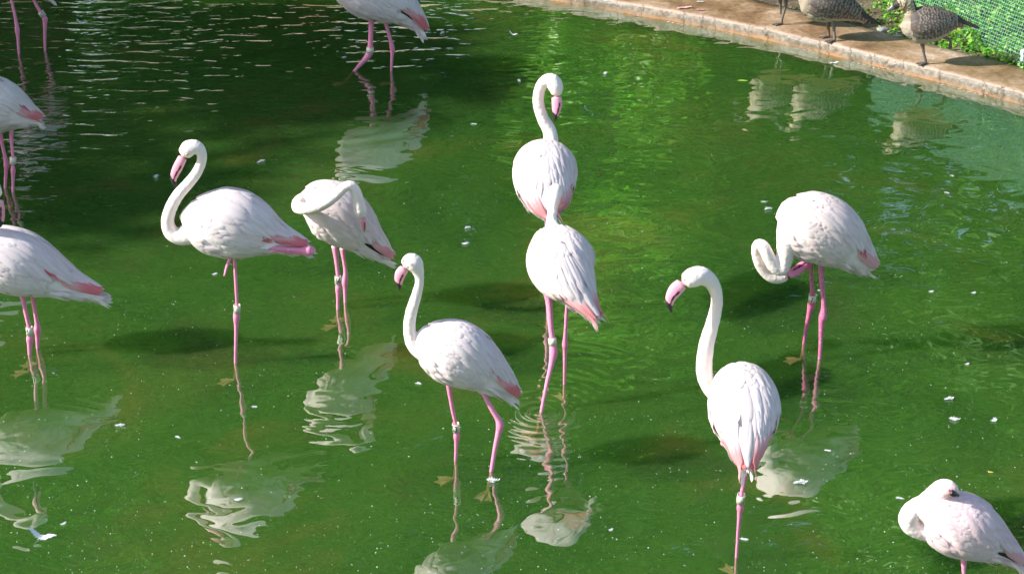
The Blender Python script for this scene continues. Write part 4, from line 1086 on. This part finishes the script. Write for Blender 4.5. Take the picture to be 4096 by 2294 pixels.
IVYC = [(.16, .42, .045), (.22, .52, .06), (.11, .32, .04), (.30, .55, .09), (.07, .20, .03), (.42, .50, .12)]
pts = []
def land_z(x, y, d): return .070 + .05*min(max(d, 0), 6)
tries = 0
k0_ = int(np.argmin(abs(EP[:, 0]-2.1)+abs(EP[:, 1]-12)*.2)); k1_ = int(np.argmin(abs(EP[:, 0]-5.0)))
while len(pts) < 48000 and tries < 400000:
    tries += 1
    k = random.randrange(k0_, k1_); d = rnd(-.02, 2.6); dd = bw[k]+d
    x = EP[k, 0]+EN[k, 0]*dd; y = EP[k, 1]+EN[k, 1]*dd
    # ivy thickens to the right of the geese
    lim = (x-2.72)/.35 + .3*mn.noise(Vector((x*3, y*3, 0)))
    if d > .5: lim += (d-.5)*1.2
    if random.random() > lim: continue
    if d < .03 and mn.noise(Vector((x*5, y*5, 2))) < .0: continue
    hgt = (.03+.15*min(d, .5)/.5)*(.6+.8*(.5+mn.noise(Vector((x*5, y*5, 1)))))
    pts.append((x, y, land_z(x, y, d)+rnd(.1, 1)*hgt))
V, F, C = leaf_cloud(pts, .030, IVYC, .8, 3)
tag(link('ivy_ground_cover', mesh_np('ivy_ground_cover', V, F, False, C), M_ivy), 'bright green leafy ground cover behind the mesh fence', 'ground cover', kind='stuff')
pts = []
kl0 = int(np.argmin(abs(EP[:, 0]-.6)+abs(EP[:, 1]-13.3)*.3)); kl1 = int(np.argmin(abs(EP[:, 0]-3.4)+abs(EP[:, 1]-12)*.2))
for i in range(2600):
    k = random.randrange(kl0, kl1); d = abs(random.gauss(0, .35)); dd = bw[k]+.02+d; x = EP[k, 0]+EN[k, 0]*dd; y = EP[k, 1]+EN[k, 1]*dd
    if mn.noise(Vector((x*2.2, y*2.2, 7))) < -.02: continue
    pts.append((x, y, land_z(x, y, d)+rnd(.005, .03)))
V, F, C = leaf_cloud(pts, .026, [(.16, .09, .05), (.28, .18, .10), (.08, .05, .03), (.10, .22, .04), (.32, .30, .10), (.12, .28, .05)], .5, 5)
tag(link('leaf_litter', mesh_np('leaf_litter', V, F, False, C), M_ivy), 'dead leaves and seedlings on the soil behind the geese', 'leaf litter', kind='stuff')
# plastic mesh fence
M_net = simple('teal_plastic_mesh', (.34, .72, .58), .4, 20, .15)
M_post = simple('pale_metal_post', (.62, .64, .66), .35, 20, .1)
fence_px = [(3560, 40), (3700, 95), (3821, 150), (3890, 184), (3943, 222), (3990, 240), (4092, 268)]
FP = [G(x, y, .08) for x, y in fence_px]
fa, fb = FP[0], FP[-1]
fa = G(3540, 72, .08)
fdir = (FP[-1]-FP[2]); fdir.z = 0; fdir.normalize(); start = FP[2]-fdir*1.3; flen = 3.2
fn = Vector((-fdir.y, fdir.x, 0)); 
if fn.y < 0: fn = -fn
FH = .95; lean = .30
def fpt(s, h):
    w = .018*mn.noise(Vector((s*2.0, h*2.0, 0)))+.012*mn.noise(Vector((s*5, h*4, 4)))
    p = start + fdir*s + fn*(h*lean+w); return Vector((p.x, p.y, .075+.05*max(0, s-1.5)*0+h+.01*mn.noise(Vector((s*3, h*3, 8)))))
mb = MB(); step = .0235; wr = .0010
def wire(ptsw, r):
    # flat ribbon cross wire: four-sided tube
    mb.add(*tube([[*p, r] for p in ptsw], len(ptsw), 4, up=(0, 0, 1), cap=False)[:2])
for i in range(int(flen/step)):
    s = i*step; wire([fpt(s+.01*mn.noise(Vector((s, h, 3))), h) for h in np.linspace(-.02, FH, 16)], wr)
for j in range(int(FH/step)):
    h = j*step; wire([fpt(s, h) for s in np.linspace(0, flen, 50)], wr)
fr_ = empty('mesh_fence', start); tag(fr_, 'teal plastic garden netting leaning back in front of the ivy', 'fence')
o = mb.build('netting', M_net, fr_); o['kind'] = 'stuff'; o.location = -start
pp = G(4090, 262, .08)
v, f, _, _ = tube([[pp.x, pp.y, -.02, .012], [pp.x+.0, pp.y+.03, .16, .012]], 6, 12)
v2, f2, _, _ = tube([[pp.x, pp.y+.03, .155, .017], [pp.x, pp.y+.033, .18, .017]], 4, 12)
mb = MB(); mb.add(v, f); mb.add(v2, f2); o = mb.build('post', M_post, fr_); o.location = -start

# ------------------------------------------------------------------ trees round the pond (mirrored by the water, and shading it; some unseen ones added to block sky)
M_bark = simple('tree_bark', (.12, .09, .065), .9, 12, .5)
TREEC = [(.075, .20, .035), (.09, .24, .04), (.05, .14, .03), (.11, .26, .05), (.07, .17, .045)]
def tree(x, y, h, cr, n, seed, label, zb=.0, squash=.8, size=.22, low=.25, cols=None):
    r = random.Random(seed); root = empty('tree', (x, y, zb)); tag(root, label, 'tree', 'trees around the pond')
    mb = MB(); top = Vector((r.uniform(-.4, .4), r.uniform(-.4, .4), h*.75))
    v, f, _, _ = tube([[0, 0, -.2, h*.03], [top.x*.3, top.y*.3, h*.35, h*.022], [top.x, top.y, top.z, h*.008]], 14, 10); mb.add(v, f)
    cl = []
    for k in range(40):
        a = r.uniform(0, 6.28); rr = cr*math.sqrt(r.random())*.85; zc = h*low + (h*(1-low))*r.random(); e = 1-abs((zc/h-(.5+low/2))/(.5-low/2))**2*.55
        c = Vector((math.cos(a)*rr*e, math.sin(a)*rr*e, zc)); cl.append((c, r.uniform(.28, .5)*cr))
        if k < 12:
            b0 = Vector((top.x*.4, top.y*.4, min(zc*.8, h*.6))); v, f, _, _ = tube([[*b0, h*.010], [*(b0.lerp(c, .5)+Vector((0, 0, .2))), h*.007], [*c, h*.003]], 8, 6); mb.add(v, f)
    mb.build('trunk', M_bark, root)
    g = np.random.default_rng(seed); P = []
    for c, rad in cl:
        n_ = int(n*1.25)//40; q = g.normal(size=(n_, 3)); q /= np.linalg.norm(q, axis=1)[:, None]; q *= rad*(g.random((n_, 1))**.45); q[:, 2] *= squash
        P.append(q+np.array(c))
    V, F, C = leaf_cloud(np.vstack(P), size, cols or TREEC, 1.0, seed)
    link('crown', mesh_np('crown', V, F, False, C), M_ivy, root)
    return root
tree(.2, 29, 26, 5.2, 15000, 21, 'unseen tall green tree added between two others to cover a sky gap', .3, low=.06, size=.32)  # added to close a bluish sky gap in the reflection
tree(-5.6, 19.5, 16, 3.4, 13000, 22, 'slender unseen green tree added beyond the left pond to hide mirrored sky', .1, low=.1, size=.25)  # put in where open sky mirrored beside the one-legged bird
tree(-9.8, 23, 18, 4.8, 14000, 11, 'broad green tree beyond the far left of the pond', .3, low=.12, size=.28)
tree(-3.2, 24, 22, 5.0, 17000, 12, 'tallest green tree beyond the middle of the pond', .3, low=.08, size=.3)
tree(3.6, 22, 20, 4.8, 16000, 13, 'tall green tree behind the coping', .3, low=.08, size=.3)
tree(10.5, 22, 17, 5.0, 14000, 14, 'tall green tree beyond the right of the coping', .3, low=.1, size=.3)
tree(1.15, 17.6, 4.8, 1.3, 7000, 16, 'bright bushy small tree behind the coping', .2, size=.15, low=.02, cols=[(.14, .40, .04), (.20, .50, .06), (.08, .25, .03), (.26, .48, .08)])
tree(7.0, 18, 14.5, 3.4, 12000, 17, 'rounded tree behind the ivy', .3, low=.08)
tree(-4.6, 29, 21, 5.2, 16000, 25, 'very tall unseen green tree added behind the left trees against sky strips', .3, low=.08, size=.36)  # put in behind the others to stop sky strips on the water
tree(-13, 18.5, 15, 3.4, 12000, 23, 'green tree close behind the far left water', .1, low=.08, size=.25)
tree(9.0, 15.5, 13, 3.2, 11000, 24, 'green tree standing just behind the right end of the coping', .3, low=.05, size=.24)
tree(-15.5, 22, 15, 4.2, 11000, 19, 'green tree at the far left corner of the pond', .0, low=.1, size=.28)
tree(-16.0, 9.6, 9.4, 3.0, 11000, 18, 'tree on the left bank shading the far water', .0, low=.25, size=.26)
